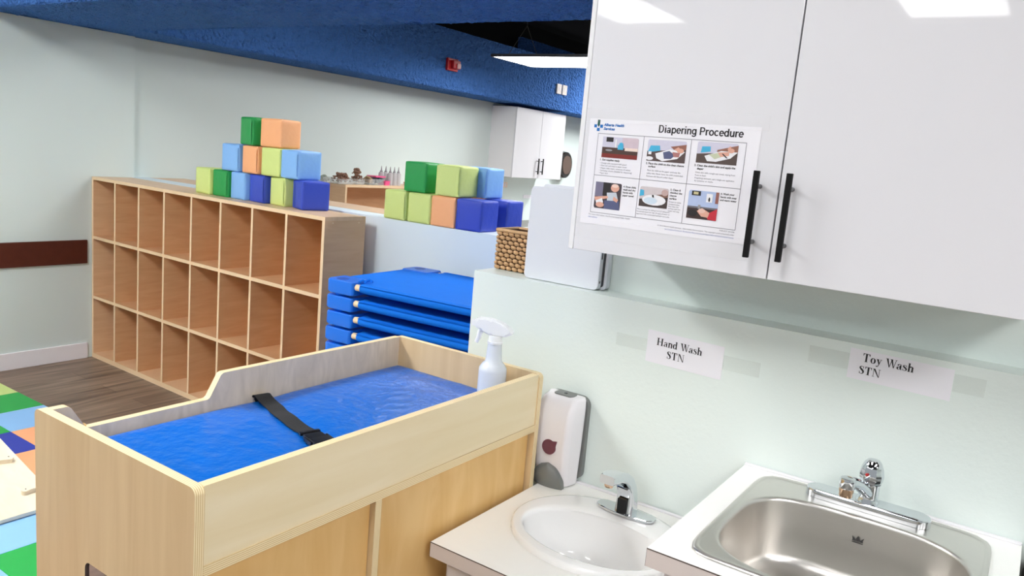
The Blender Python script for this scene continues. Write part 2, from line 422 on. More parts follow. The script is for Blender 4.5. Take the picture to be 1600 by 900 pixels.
def glyph(c):
    st = 0.17
    if c == 'H': return rc(.10, .27, 0, 1) + rc(.58, .75, 0, 1) + rc(.27, .58, .47, .53) + sum([serif(x, y, .16, up=u) for x in (.185, .665) for y, u in ((0, False), (1, True))], []), .86
    if c == 'T': return rc(.27, .44, 0, 1) + rc(.03, .68, .93, 1) + serif(.355, 0, .17) + [[(.03, 1), (.03, .72), (.07, .72), (.13, .93)], [(.68, 1), (.68, .72), (.64, .72), (.58, .93)]], .72
    if c == 'N': return rc(.11, .16, 0, 1) + rc(.66, .71, 0, 1) + [[(.08, 1), (.27, 1), (.71, 0), (.62, 0)]] + serif(.135, 0, .12) + serif(.685, 1, .12, up=True) + serif(.12, 1, .1, up=True), .78
    if c == 'S': return ribbon(catmull(SCURVE)) + [[(.42, .98), (.46, .98), (.46, .68), (.43, .68)], [(.06, .02), (.10, .02), (.08, .34), (.05, .34)]], .56
    if c == 'W': return ([[(.06, 1), (.24, 1), (.43, 0), (.36, 0)], [(.36, 0), (.42, 0), (.60, .95), (.54, .95)], [(.46, 1), (.64, 1), (.82, 0), (.75, 0)], [(.76, 0), (.81, 0), (.99, 1), (.94, 1)]]
                          + serif(.15, 1, .15, up=True) + serif(.54, 1, .14, up=True) + serif(.965, 1, .10, up=True)), 1.03
    if c == 'a': return bowl(.20, .16, .12, .14, 60, 300, .15) + rc(.28, .43, .06, .52) + bowl(.27, .50, .13, .14, 20, 165, .10) + ribbon([(.36, .10, .1), (.43, .02, .08), (.50, .06, .03)]) + ribbon([(.22, .30, .05), (.33, .37, .06)]) + bowl(.14, .50, .03, .035, 0, 360, .09, .07, 8), .50
    if c == 'n': return rc(.07, .22, 0, .66) + rc(.37, .52, 0, .48) + bowl(.335, .47, .115, .15, 0, 160, .16, .08) + serif(.145, 0, .12) + serif(.445, 0, .12) + serif(.10, .66, .08, up=True), .58
    if c == 'h': return rc(.07, .22, 0, 1) + rc(.37, .52, 0, .48) + bowl(.335, .47, .115, .15, 0, 160, .16, .08) + serif(.145, 0, .12) + serif(.445, 0, .12) + serif(.11, 1, .09, up=True), .58
    if c == 'd': return bowl(.22, .33, .14, .30, 40, 320, .17, .05) + rc(.34, .49, .02, 1) + serif(.38, 1, .09, up=True) + serif(.46, .0, .09), .56
    if c == 's': return ribbon(catmull([(x * .82 + .0, y * .67, w_ * .78) for x, y, w_ in SCURVE])) + [[(.34, .65), (.37, .65), (.37, .46), (.35, .46)], [(.05, .01), (.08, .01), (.06, .22), (.04, .22)]], .44
    if c == 'o': return bowl(.26, .33, .17, .30, 0, 360, .16, .05, 26), .52
    if c == 'y': return [[(.04, .66), (.21, .66), (.35, .10), (.27, .02)], [(.43, .66), (.48, .66), (.26, -.14), (.20, -.10)]] + ribbon([(.25, -.08, .06), (.19, -.22, .07), (.10, -.23, .08)]) + bowl(.09, -.19, .03, .03, 0, 360, .07, .06, 8) + serif(.13, .66, .13, up=True) + serif(.45, .66, .10, up=True), .53
    return [], .28

def serif_text(bm, s, x, y, z, cap, mi=0, track=0.02):
    for c in s:
        polys, adv = glyph(c)
        for k, P in enumerate(polys):
            try: face(bm, [(x + u * cap * SX, y - 0.00001 * (k % 3), z + v * cap) for u, v in P], mi)
            except ValueError: pass
        x += (adv + track) * cap * SX
    return x

# plain bold upright letters for the poster heading
def sans(c):
    st = .145; xh = .72
    rc = lambda x0, x1, y0, y1: [[(x0 - .012 * (x1 - x0 < .2), y0), (x1 + .012 * (x1 - x0 < .2), y0), (x1 + .012 * (x1 - x0 < .2), y1), (x0 - .012 * (x1 - x0 < .2), y1)]]
    ring = lambda cx, cy, rx, ry, a0, a1, w_=.155, n=16: ribbon([(cx + rx * cos(R_(a0 + (a1 - a0) * i / n)), cy + ry * sin(R_(a0 + (a1 - a0) * i / n)), w_) for i in range(n + 1)])
    if c == 'D': return rc(.07, .215, 0, 1) + rc(.2, .40, .875, 1) + rc(.2, .40, 0, .125) + ring(.37, .5, .25, .4375, -90, 90, .14), .76
    if c == 'P': return rc(.07, .215, 0, 1) + rc(.2, .42, .875, 1) + rc(.2, .42, .40, .525) + ring(.42, .70, .17, .2375, -90, 90, .14), .70
    if c == 'i': return rc(.065, .20, 0, xh) + rc(.065, .20, .86, 1), .27
    if c == 'r': return rc(.06, .195, 0, xh) + ring(.36, .43, .235, .225, 90, 175, .13, 8) + rc(.35, .41, .58, .72), .41
    if c == 'n': return rc(.06, .195, 0, xh) + rc(.42, .555, 0, .48) + ring(.34, .47, .1475, .185, 0, 160), .61
    if c == 'u': return rc(.06, .195, .24, xh) + rc(.42, .555, 0, xh) + ring(.275, .25, .1475, .185, 180, 350), .61
    if c == 'o': return ring(.305, .36, .215, .30, 0, 360, n=28), .61
    if c == 'c': return ring(.295, .36, .205, .30, 42, 318, n=22), .56
    if c == 'e': return ring(.295, .36, .205, .30, 0, 322, n=24) + rc(.1, .565, .315, .42), .57
    if c == 'd': return ring(.285, .36, .20, .30, 0, 360, n=24) + rc(.42, .555, 0, 1), .61
    if c == 'p': return ring(.33, .36, .20, .30, 0, 360, n=24) + rc(.06, .195, -.27, xh), .61
    if c == 'g': return ring(.285, .37, .20, .29, 0, 360, n=24) + rc(.42, .555, -.06, xh) + ring(.28, -.05, .2075, .16, 200, 360), .61
    if c == 'a': return ring(.22, .205, .145, .145, 0, 360, .125, 20) + rc(.36, .495, 0, .50) + ring(.275, .49, .1525, .17, 5, 160, .13) + rc(.22, .40, .33, .42), .56
    return [], .28
def sans_text(bm, s, x0, x1, y, z, cap):
    adv = sum(sans(c)[1] for c in s); k = (x1 - x0) / adv; x = x0
    for c in s:
        P, a = sans(c)
        for i, q in enumerate(P): face(bm, [(x + u * k, y - .00001 * (i % 3), z + v * cap) for u, v in q])
        x += a * k

# ------------------------------------------------------------------ room
bm = BM(); box(bm, -5.4, 6.1, -4.2, 11.2, -0.1, 0.0); struct('floor', bm, 'floor')
bm = BM(); box(bm, -5.9, 6.1, -4.2, 11.2, 3.2, 3.3); struct('ceiling', bm, 'black')
bm = BM(); box(bm, -5.4, -5.065, -4.2, 2.945, 0.0, 2.10); struct('wall_left', bm, 'mint_far')
bm = BM(); box(bm, -5.4, -5.112, 2.945, 11.2, 0.0, 2.10); struct('wall_far', bm, 'mint_far')
bm = BM(); box(bm, -5.4, -5.065, -4.2, 2.04, 2.10, 3.2); struct('wall_left_upper', bm, 'mint_far')
bm = BM(); box(bm, -5.9, -5.8, 2.0, 11.2, 2.1, 3.2); struct('wall_far_upper', bm, 'black')
# blue popcorn beam across the room and blue bulkhead along the far wall
from mathutils import noise as mnoise
def lump(p):
    """height of the sprayed popcorn finish at a point, 0 to about 1"""
    a = mnoise.noise(p * 30.0); b = mnoise.noise(p * 62.0 + Vector((7, 3, 1)))
    return max(0.0, min(1.0, 0.45 + 0.75 * a + 0.5 * b))
def popcorn_patch(bm, o, u, v, nu, nv, n, amp=0.013):
    """sprayed finish: grid from corner o along u and v, raised along n by real lumps"""
    o, u, v, n = Vector(o), Vector(u), Vector(v), Vector(n)
    g = []
    for i in range(nu + 1):
        r = []
        for j in range(nv + 1):
            p = o + u * (i / nu) + v * (j / nv); r.append(bm.verts.new(p + n * (amp * lump(p))))
        g.append(r)
    for i in range(nu):
        for j in range(nv): bm.faces.new((g[i][j], g[i + 1][j], g[i + 1][j + 1], g[i][j + 1]))
bm = BM(); box(bm, -5.4, 6.1, 2.05, 2.755, 2.11, 3.2)
popcorn_patch(bm, (-5.1, 2.04, 2.11), (5.1, 0, 0), (0, .725, 0), 400, 58, (0, 0, -1))
popcorn_patch(bm, (-5.1, 2.05, 2.10), (5.1, 0, 0), (0, 0, .30), 400, 26, (0, -1, 0))
popcorn_patch(bm, (-4.70, 2.755, 2.10), (4.7, 0, 0), (0, 0, .10), 370, 8, (0, 1, 0))
struct('ceiling_beam', bm, 'blue_pop', smooth=180)
bm = BM(); box(bm, -5.4, -4.71, 2.765, 11.2, 2.105, 2.63)
popcorn_patch(bm, (-4.71, 2.765, 2.10), (0, 7.0, 0), (0, 0, .53), 520, 40, (1, 0, 0))
popcorn_patch(bm, (-5.11, 2.765, 2.107), (.41, 0, 0), (0, 7.0, 0), 28, 500, (0, 0, -1), amp=0.009)
struct('ceiling_bulkhead', bm, 'blue_pop', smooth=180)
bm = BM(); box(bm, -5.66, -5.6, 8.15, 10.6, 2.63, 2.98); struct('ceiling_duct_box', bm, 'blue_pop')
# half wall that carries the blocks
bm = BM(); box(bm, -5.112, -1.03, 2.935, 3.082, 0.0, 1.19, bev=0.004); struct('wall_middle', bm, 'halfwall')
# plumbing wall with the ledge, main wall above
bm = BM()
prism(bm, [(-1.37, 1.85), (6.0, 1.85), (6.0, 1.935), (-1.02, 1.935), (-1.02, 2.06), (-1.37, 2.06)], 0.0, 1.213, FZ, mi_side=0)
struct('wall_ledge', bm, 'mint')
bm = BM(); box(bm, -1.02, 6.1, 1.935, 2.04, 0.0, 3.2); struct('wall_right', bm, 'mint')
bm = BM(); box(bm, 6.0, 6.1, -4.2, 1.935, 0.0, 3.2); struct('wall_end', bm, 'mint')
bm = BM()
prism(bm, [(-5.4, 0), (6.1, 0), (6.1, 3.2), (-5.4, 3.2)], 11.1, 11.2, FY, holes=[[(-4.3, .85), (-2.9, .85), (-2.9, 2.0), (-4.3, 2.0)], [(-2.5, .85), (-1.1, .85), (-1.1, 2.0), (-2.5, 2.0)]], mi_side=0)
struct('wall_back', bm, 'mint_far')
for k, x in enumerate((-4.3, -2.5)):
    bm = BM()
    for a in (x, x + .68, x + 1.36): box(bm, a, a + .04, 11.08, 11.2, .85, 2.0)
    for z in (.85, 1.96): box(bm, x, x + 1.4, 11.08, 11.2, z, z + .04)
    fr = struct('window_%d' % (k + 1), bm, 'white_trim')
    bm = BM(); box(bm, x + .03, x + 1.37, 11.13, 11.136, .88, 1.97); obj('pane', bm, 'glass', fr, world=False)
# baseboards and dark chair rail on the left wall
bm = BM(); box(bm, -5.065, -5.050, -4.2, 2.63, 0.0, 0.105, bev=0.004); struct('baseboard_left', bm, 'white_trim')
bm = BM(); box(bm, -5.065, -5.048, -4.2, 2.628, 0.632, 0.784, bev=0.003); struct('trim_1', bm, 'dark_rail')
bm = BM(); box(bm, -5.112, -5.098, 3.4, 11.1, 0.0, 0.105, bev=0.004); struct('baseboard_far', bm, 'white_trim')

# ------------------------------------------------------------------ ceiling panel lamps
glow = {}
def lamp(x0, x1, y0, y1, z, label, power=1.0):
    if power not in glow: glow[power] = emit('lamp_diffuser_%d' % round(power * 100), (255, 255, 255), LAMP * power)
    cx, cy = (x0 + x1) / 2, (y0 + y1) / 2
    t = thing('panel_light', label, 'ceiling light', (cx, cy, z), 0, 'suspended panel lights')
    a, b = (x1 - x0) / 2, (y1 - y0) / 2
    bm = BM()
    box(bm, -a, a, -b, b, 0.006, 0.022)
    for s in (-1, 1):
        box(bm, s * a - .006, s * a + .006, -b - .006, b + .006, -0.003, 0.02)
        box(bm, -a, a, s * b - .006, s * b + .006, -0.003, 0.02)
    obj('frame', bm, 'lamp_frame', t, world=False)
    bm = BM(); box(bm, -a + .008, a - .008, -b + .008, b - .008, -0.001, 0.006); obj('diffuser', bm, glow[power], t, world=False)
    for s in (-1, 1):
        px, py = (s * a * .8, 0) if a > b else (0, s * b * .8)
        bm = BM()
        q = (0, 1) if a > b else (1, 0)
        for d in (-1, 1): tube(bm, [(px + q[0] * d * .8 * a, py + q[1] * d * .8 * b, 0.02), (px, py, 0.3)], 0.002, n=5)
        tube(bm, [(px, py, 0.3), (px, py, 3.2 - z)], 0.002, n=5)
        obj('hanger_wire', bm, 'wire', t, world=False)
    return t
lamp(-4.06, -2.84, 5.48, 6.10, 2.36, 'glowing white panel light hung below the black ceiling beside the blue bulkhead', 1.2)
lamp(-1.03, -0.42, -3.07, -1.85, 2.75, 'panel light behind the viewer whose reflection shows on the right door', 0.7)
lamp(-3.29, -2.68, -3.07, -1.85, 2.75, 'panel light behind the viewer whose reflection shows on the left door', 0.6)
lamp(-1.03, -0.42, -0.45, 0.77, 2.75, 'panel light over the open floor in front of the sinks', 0.62)
lamp(-3.29, -2.68, -0.45, 0.77, 2.75, 'panel light over the patchwork floor mat', 2.75)
lamp(-4.75, -4.14, -0.45, 0.77, 2.75, 'unseen panel light added near the wall with the dark brown rail', 0.75)  # extra lamp out of view, added to brighten the left side
lamp(1.23, 1.84, -3.07, -1.85, 2.75, 'panel light behind the viewer, to the right of the sinks', 1.1)
lamp(1.23, 1.84, -0.45, 0.77, 2.75, 'panel light to the right of the toy wash counter', 1.3)
lamp(3.49, 4.10, -3.07, -1.85, 2.75, 'panel light far to the right behind the viewer', 1.2)
lamp(3.49, 4.10, -0.45, 0.77, 2.75, 'panel light far to the right of the sinks', 1.6)
lamp(-4.06, -2.84, 8.30, 8.92, 2.75, 'panel light over the far end of the second room', 2.8)
lamp(-1.90, -0.68, 8.30, 8.92, 2.75, 'panel light near the windows of the second room', 1.3)
lamp(-1.90, -0.68, 4.00, 4.62, 2.75, 'panel light behind the wall with the glossy cabinet', 2.2)
lamp(-3.60, -2.38, 3.40, 4.01, 2.75, 'unseen panel light added over the shelf on the other side of the half wall', 0.5)  # extra lamp hidden by the beam, added to lift the light here

# ------------------------------------------------------------------ cubby shelves
def cubby(name, label, loc, rz, L=2.235, D=0.262, H=1.19, cols=8, rows_=3):
    t = thing(name, label, 'shelf', loc, rz, 'maple cubby shelves')
    th = 0.019
    # local: x 0..L, y 0 (front)..D, z 0..H
    def panel(nm, x0, x1, y0, y1, z0, z1, m='maple'):
        bm = BM(); box(bm, x0, x1, y0 + .0012, y1, z0, z1, 0)
        box(bm, x0, x1, y0, y0 + .0012, z0, z1, 1)
        return obj(nm, bm, [M[m], M['maple_edge']], t, world=False)
    panel('top_panel', 0, L, 0, D, H - th, H, 'maple_top')
    panel('side_panel', 0, th, 0, D, 0, H - th); sp = panel('side_panel', L - th, L, 0, D, 0, H - th)
    for y in (.05, D - .045):
        b2 = BM(); lathe(b2, [(.0045, 0), (.0045, .001)], n=10); b2.transform(Matrix.Translation((L, y, H - .03)) @ Matrix.Rotation(pi / 2, 4, 'Y')); obj('screw_cap', b2, 'maple_edge', sp, world=False)
    panel('bottom_panel', th, L - th, 0.0, D, 0, .03)
    inner = [z for z in (.407, .80)]
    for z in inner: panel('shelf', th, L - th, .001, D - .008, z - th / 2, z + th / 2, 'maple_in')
    pitch = (L - th) / cols
    levels = [.03] + [inner[0], inner[1]] + [H - th]
    for c in range(1, cols):
        x = c * pitch + th / 2
        bm = BM()
        for k in range(3):
            z0 = levels[k] + (th / 2 if k else 0); z1 = levels[k + 1] - (th / 2 if k < 2 else 0)
            box(bm, x - .008, x + .008, .0012, D - .008, z0, z1, 0); box(bm, x - .008, x + .008, 0.0, .0012, z0, z1, 1)
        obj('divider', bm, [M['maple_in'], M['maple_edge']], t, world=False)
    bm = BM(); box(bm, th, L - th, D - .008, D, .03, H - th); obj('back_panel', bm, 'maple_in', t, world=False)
    return t
cub = cubby('cubby_shelf', 'long maple cubby shelf of three rows in front of the half wall', (-5.062, 2.662, 0), R_(-1.75))
c2 = copy_tree(cub); c2.location = (-2.86, 3.335, 0); c2.rotation_euler = (0, 0, pi)
c2['label'] = 'maple shelf against the other side of the half wall, only its top showing'

# ------------------------------------------------------------------ low craft shelf at the far wall
t = thing('craft_shelf', 'open maple shelf with craft supplies on top against the far wall', 'shelf', (-4.96, 5.3, 0))
X0, X1, Y0, Y1, Z1 = -5.105, -4.812, 4.62, 6.0, 1.2
def cpanel(nm, b, m='maple'):
    bm = BM(); x0, x1, y0, y1, z0, z1 = b
    box(bm, x0, x1 - .0015, y0, y1, z0, z1, 0); box(bm, x1 - .0015, x1, y0, y1, z0, z1, 1); obj(nm, bm, [M[m], M['maple_edge']], t)
cpanel('top_panel', (X0, X1, Y0, Y1, Z1 - .022, Z1), 'maple_top')
cpanel('side_panel', (X0, X1, Y0, Y0 + .02, 0, Z1 - .022)); cpanel('side_panel', (X0, X1, Y1 - .02, Y1, 0, Z1 - .022))
for z in (.03, .42, .80): cpanel('shelf', (X0, X1 - .002, Y0 + .02, Y1 - .02, z - .03 if z < .1 else z - .02, z))
bm = BM(); box(bm, X0, X0 + .01, Y0 + .02, Y1 - .02, .03, Z1 - .022); obj('back_panel', bm, 'maple', t)

# ------------------------------------------------------------------ soft blocks
S = 0.146
def block_bm():
    bm = BM(); bmesh.ops.create_cube(bm, size=S)
    bmesh.ops.subdivide_edges(bm, edges=list(bm.edges), cuts=13, use_grid_fill=True)
    h = S / 2
    for v in bm.verts:
        p = v.co
        ax = sorted([abs(p.x), abs(p.y), abs(p.z)])
        # round the edges, puff the faces
        q = Vector([math.copysign(min(abs(c), h - .0065), c) for c in p]); d = p - q
        if d.length > 1e-6: p = q + d.normalized() * .0065
        for i in range(3):
            if abs(abs(v.co[i]) - h) < 1e-6:
                j, k = (i + 1) % 3, (i + 2) % 3
                puff = (1 - (v.co[j] / h) ** 2) * (1 - (v.co[k] / h) ** 2)
                p[i] += math.copysign(.0032 * puff, p[i])
        v.co = p
    return bm
block_meshes = {}
def soft_block(color, x, y, z, yaw, label, group, flap=True, side=1):
    t = thing('soft_block', label, 'block', (x, y, z), R_(yaw), group)
    if color not in block_meshes:
        bm = block_bm(); bm.transform(Matrix.Translation((0, 0, S / 2)))
        block_meshes[color] = bm
    o = obj('cover', block_meshes[color].copy(), 'blk_' + color, t, world=False, smooth=60)
    if flap:
        bm = BM(); h = S / 2
        # stitched closing flap that runs up the front face beside the corner
        x0 = side * (h - .022)
        pts = []
        for i in range(9):
            f = i / 8
            pts.append((x0 + .002 * sin(i * 1.7), .016 + f * (S - .034)))
        for a, b in zip(pts, pts[1:]):
            vs = [(a[0], -h - .0032, a[1]), (a[0] + .018, -h - .0045, a[1]), (b[0] + .018, -h - .0045, b[1]), (b[0], -h - .0032, b[1])]
            face(bm, vs)
        r = bmesh.ops.solidify(bm, geom=list(bm.faces), thickness=.0035)
        bmesh.ops.remove_doubles(bm, verts=bm.verts, dist=1e-5)
        obj('seam_flap', bm, 'blk_' + color, t, world=False)
    return t
G1, G2 = 'soft blocks stacked on the long cubby shelf', 'soft blocks stacked on the half wall'
soft_block('lime', -3.965, 2.785, 1.190, -3.7, 'lime soft block at the far left end of the pyramid on the cubby', G1, False)
soft_block('green', -3.811, 2.790, 1.190, -3.2, 'green soft block resting on the cubby between lime and light blue', G1)
soft_block('sky', -3.646, 2.785, 1.190, -7.4, 'light blue soft block on the bottom row of the cubby pyramid', G1, False)
soft_block('navy', -3.490, 2.790, 1.190, -6.9, 'dark blue soft block on the cubby between light blue and lime', G1)
soft_block('lime', -3.327, 2.795, 1.190, -9.0, 'lime soft block on the bottom cubby row between two dark blue blocks', G1)
soft_block('navy', -3.150, 2.786, 1.1905, -21.4, 'dark blue soft block at the right end of the bottom row on the cubby', G1, True, -1)
soft_block('sky', -3.726, 2.785, 1.339, 1.2, 'light blue soft block at the left end of the cubby pyramid middle row', G1)
soft_block('orange', -3.551, 2.785, 1.339, -4.7, 'orange soft block in the middle row under the green top block', G1)
soft_block('lime', -3.390, 2.785, 1.339, 0.6, 'lime soft block in the middle row under the orange top block', G1, False)
soft_block('sky', -3.235, 2.786, 1.339, -4.1, 'light blue soft block at the right end of the cubby pyramid middle row', G1)
soft_block('green', -3.580, 2.785, 1.489, -12.1, 'green soft block on top of the cubby pyramid', G1)
soft_block('orange', -3.409, 2.790, 1.489, 7.4, 'orange soft block on top of the cubby pyramid', G1, False)
soft_block('lime', -2.695, 3.000, 1.190, -1.2, 'lime soft block at the left end of the bottom row on the half wall', G2)
soft_block('lime', -2.536, 3.000, 1.190, -0.9, 'lime soft block beside the orange one on the half wall', G2, False)
soft_block('orange', -2.3865, 3.000, 1.190, 0.9, 'orange soft block on the half wall between lime and dark blue', G2, False)
soft_block('navy', -2.235, 3.003, 1.190, 2.1, 'dark blue soft block in front on the half wall above the cots', G2, False)
soft_block('navy', -2.225, 3.200, 1.190, 2.0, 'dark blue soft block set back behind the front dark blue one', G2)
soft_block('green', -2.575, 3.005, 1.339, -3.4, 'dark green soft block on top of two lime blocks', G2, False)
soft_block('lime', -2.372, 3.003, 1.339, 0.4, 'lime soft block on the upper row of the half wall', G2)
soft_block('sky', -2.330, 3.160, 1.339, 0.0, 'light blue soft block on the upper row at the right, set back', G2)

# ------------------------------------------------------------------ stack of cots
CL, CW, CP = 0.96, 0.61, 0.0665
def make_cot():
    t = thing('stacking_cot', 'blue stacking cot on top of the stack', 'cot', (0, 0, 0), 0, 'stacked blue cots')
    hb = 0.056; top = 0.0660
    for sx in (0, 1):
        for sy in (0, 1):
            bm = BM()
            ox = rrect(0, .150, 0, .115, (.03, .012, .012, .012), 4)
            ox = [(u if not sx else CL - u, v if not sy else CW - v) for u, v in ox]
            cxm = sum(p[0] for p in ox) / len(ox); cym = sum(p[1] for p in ox) / len(ox)
            def ring(k, z): return [(cxm + (u - cxm) * k, cym + (v - cym) * k, z) for u, v in ox]
            loft(bm, [ring(.93, top - hb), ring(1, top - hb + .006), ring(1, top - .006), ring(.95, top)])
            px, py = (.055 if not sx else CL - .055), (.045 if not sy else CW - .045)
            lathe(bm, [(.028, 0), (.032, top - hb + .002)], (px, py, 0), n=16)
            lathe(bm, [(.026, top - .004), (.026, top + .0006)], (px, py, 0), n=16, mi=1)
            obj('corner_leg', bm, [M['cot_plastic'], M['cot_plastic_shade']], t, world=False)
    for sy in (0, 1):
        y = .022 if not sy else CW - .022
        bm = BM(); tube(bm, [(.14, y, .046), (CL - .14, y, .046)], .0135, n=14)
        obj('side_pole', bm, 'pole', t, world=False)
    bm = BM()
    n = 18
    # sheet: sagging cloth, corners notched round the corner legs
    outl = [(.178, .0), (CL - .178, .0), (CL - .165, .05), (CL - .13, .112), (CL - .04, .135), (CL - .008, .15), (CL - .008, CW - .15), (CL - .04, CW - .135), (CL - .13, CW - .112), (CL - .165, CW - .05), (CL - .178, CW), (.178, CW), (.165, CW - .05), (.13, CW - .112), (.04, CW - .135), (.008, CW - .15), (.008, .15), (.04, .135), (.13, .112), (.165, .05)]
    cx, cy = CL / 2, CW / 2
    rings = []
    for k in (1.0, .97, .9, .75, .5, .25):
        L = []
        for (u, v) in outl:
            x_, y_ = cx + (u - cx) * k, cy + (v - cy) * k
            sag = .010 * (1 - k) ** .6
            L.append((x_, y_, top - .002 - sag + (.0 if k < 1 else -.004)))
        rings.append(L)
    loft(bm, rings, cap0=False, cap1=True)
    # sleeves rolled round the side poles and the ends
    for y in (.022, CW - .022):
        tube(bm, [(.178, y, .046), (.19, y, .0465), (CL / 2, y, .0455), (CL - .19, y, .0465), (CL - .178, y, .046)], [.018, .0195, .019, .0195, .018], n=14)
    for x in (.026, CL - .026):
        tube(bm, [(x, .13, .046), (x, CW - .13, .046)], .0185, n=14)
    for s in (0, 1):
        y = .0 if not s else CW
    obj('sheet', bm, 'cot_cloth', t, world=False, smooth=55)
    return t
cot = make_cot()
ordn = ['topmost', 'second', 'third', 'fourth', 'fifth', 'sixth', 'seventh', 'eighth', 'ninth', 'tenth', 'eleventh', 'twelfth', 'thirteenth', 'fourteenth', 'lowest']
CY = R_(4.0)
for i in range(15):
    o = cot if i == 0 else copy_tree(cot)
    o.location = (-2.385 + random.uniform(-.004, .004) * (i > 0), 2.205, 1.0 - .0660 - i * .0667)
    o.rotation_euler = (0, 0, CY)
    if i == 0: o['label'] = 'topmost blue cot with its sheet fully showing beside the half wall'
    elif i == 14: o['label'] = 'lowest blue cot, standing on the floor under the whole stack'
    else: o['label'] = '%s blue cot from the top of the stack by the half wall' % ordn[i]

def add_tie(t):
    top = .0660
    bm = BM()
    for (x, y, r) in ((.168, .035, 0), (.172, .07, 1)):
        tube(bm, [(x - .012, y - .01, top + .002), (x - .004, y + .006, top + .010), (x + .006, y + .012, top + .003), (x + .012, y, top + .006)], .005, n=8)
    obj('corner_tie', bm, 'cot_cloth', t, world=False)
add_tie(cot)

# ------------------------------------------------------------------ changing table
t = thing('changing_table', 'birch plywood changing table with raised rails beside the hand wash counter', 'changing table', (-1.29, 1.22, 0))
xB, xF, yL, yR, zT = -1.547, -1.030, 0.703, 1.735, 0.997
TH = 0.018
ol = rrect(xB, xF, 0, zT, (0, 0, .014, .014), 5)
bm = BM(); prism(bm, ol, yL, yL + TH, FY, holes=[rrect(-1.362, -1.205, .56, .748, .014, 4)], mi_hole=2); obj('end_panel', bm, [M['birch_v_shaded'], M['ply_y'], M['seam']], t)
bm = BM(); prism(bm, rrect(-1.3615, -1.2055, .5605, .7475, .0138, 4), yL + .004, yL + .010, FY, mi_side=0); M['mirror'] = plain('acrylic_mirror', (214, 206, 210), rough=0.05, metal=1.0, vary=0.01); obj('mirror_window', bm, 'mirror', t)
bm = BM(); prism(bm, ol, yR - TH, yR, FY); obj('end_panel', bm, [M['birch_v_shaded'], M['ply_y']], t)
bm = BM(); prism(bm, rrect(yL + TH, yR - TH, .857, .9955, (0, 0, .002, .002), 2), -1.0515, -1.0335, FX); obj('front_rail', bm, [M['birch_h_lit'], M['ply_x']], t)
# back rail with a dip where a child climbs in
def arc2(cx, cy, r, a0, a1, n=6): return [(cx + r * cos(R_(a0 + (a1 - a0) * i / n)), cy + r * sin(R_(a0 + (a1 - a0) * i / n))) for i in range(n + 1)]
yl, yr = yL + TH, yR - TH
ob = [(yl, .80), (yr, .80), (yr, .9965)] + arc2(1.115, .9825, .014, 90, 150, 5) + arc2(1.066, .953, .014, -40, -90, 5) + arc2(.800, .953, .014, 270, 215, 5) + arc2(.752, .978, .014, 30, 90, 5) + [(yl, .992)]
bm = BM(); prism(bm, ob, xB + .001, xB + .019, FX); obj('back_rail', bm, [M['birch_in'], M['ply_x']], t)
bm = BM(); prism(bm, [(xB + .019, yl), (xF - .001, yl), (xF - .001, yr), (xB + .019, yr)], .838, .857, FZ); obj('deck', bm, [M['birch_in2'], M['ply_z']], t)
bm = BM(); prism(bm, [(xB + .03, yl), (xF - .002, yl), (xF - .002, yr), (xB + .03, yr)], .06, .078, FZ); obj('bottom_shelf', bm, [M['birch_in2'], M['ply_z']], t)
bm = BM(); prism(bm, [(xB + .18, .078), (xF - .003, .078), (xF - .003, .838), (xB + .18, .838)], 1.122, 1.140, FY); obj('divider', bm, [M['birch_in2'], M['ply_y']], t)
for a, b in ((yl + .001, 1.121), (1.141, yr - .004)):
    bm = BM(); box(bm, -1.062, -1.047, a, b, .079, .837, bev=.001, seg=1); obj('door', bm, 'birch_door', t)
bm = BM(); box(bm, -1.070, -1.052, yl, yr, 0, .06); obj('plinth', bm, 'birch_h_lit', t)
bm = BM(); lathe(bm, [(.006, 0), (.007, .003), (.004, .006)], (-1.538, .79, .940), n=12); obj('dowel_cap', bm, 'birch_door', t)

# pad with strap
t = thing('changing_pad', 'glossy blue vinyl changing pad with a black safety strap', 'changing pad', (-1.29, 1.22, .857))
bm = BM()
px0, px1, py0, py1 = -1.526, -1.0525, .7225, 1.7155
nx, ny = 34, 60
def padz(u, v):
    e = min(u, 1 - u) * (px1 - px0); g = min(v, 1 - v) * (py1 - py0)
    edge = min(1, min(e, g) / .03)
    z = .905 + .014 * (1 - (1 - edge) ** 2)
    z += .004 * sin(v * 9 + u * 3) * edge * .5
    # creases pulled by the strap
    d = abs((v - .49) + (u - .1) * .16)
    z -= .0075 * math.exp(-(d / .05) ** 2) * edge
    z += .003 * math.exp(-(((u - .28) * 1.2 + (v - .36)) / .035) ** 2) * math.exp(-((v - .42) / .12) ** 2)
    z += .003 * math.exp(-(((u - .30) * .5 - (v - .86)) / .03) ** 2) * math.exp(-((u - .35) / .2) ** 2)
    return z
grid = [[bm.verts.new((px0 + (px1 - px0) * i / nx, py0 + (py1 - py0) * j / ny, padz(i / nx, j / ny))) for j in range(ny + 1)] for i in range(nx + 1)]
for i in range(nx):
    for j in range(ny): bm.faces.new((grid[i][j], grid[i + 1][j], grid[i + 1][j + 1], grid[i][j + 1]))
bd = [grid[i][0] for i in range(nx + 1)] + [grid[nx][j] for j in range(1, ny + 1)] + [grid[i][ny] for i in range(nx - 1, -1, -1)] + [grid[0][j] for j in range(ny - 1, 0, -1)]
lowv = [bm.verts.new((v.co.x, v.co.y, .858)) for v in bd]
for i in range(len(bd)):
    j = (i + 1) % len(bd); bm.faces.new((bd[i], lowv[i], lowv[j], bd[j]))
bm.faces.new(lowv[::-1])
obj('cover', bm, 'vinyl', t, smooth=50)
def padtop(x, y): return padz((x - px0) / (px1 - px0), (y - py0) / (py1 - py0))
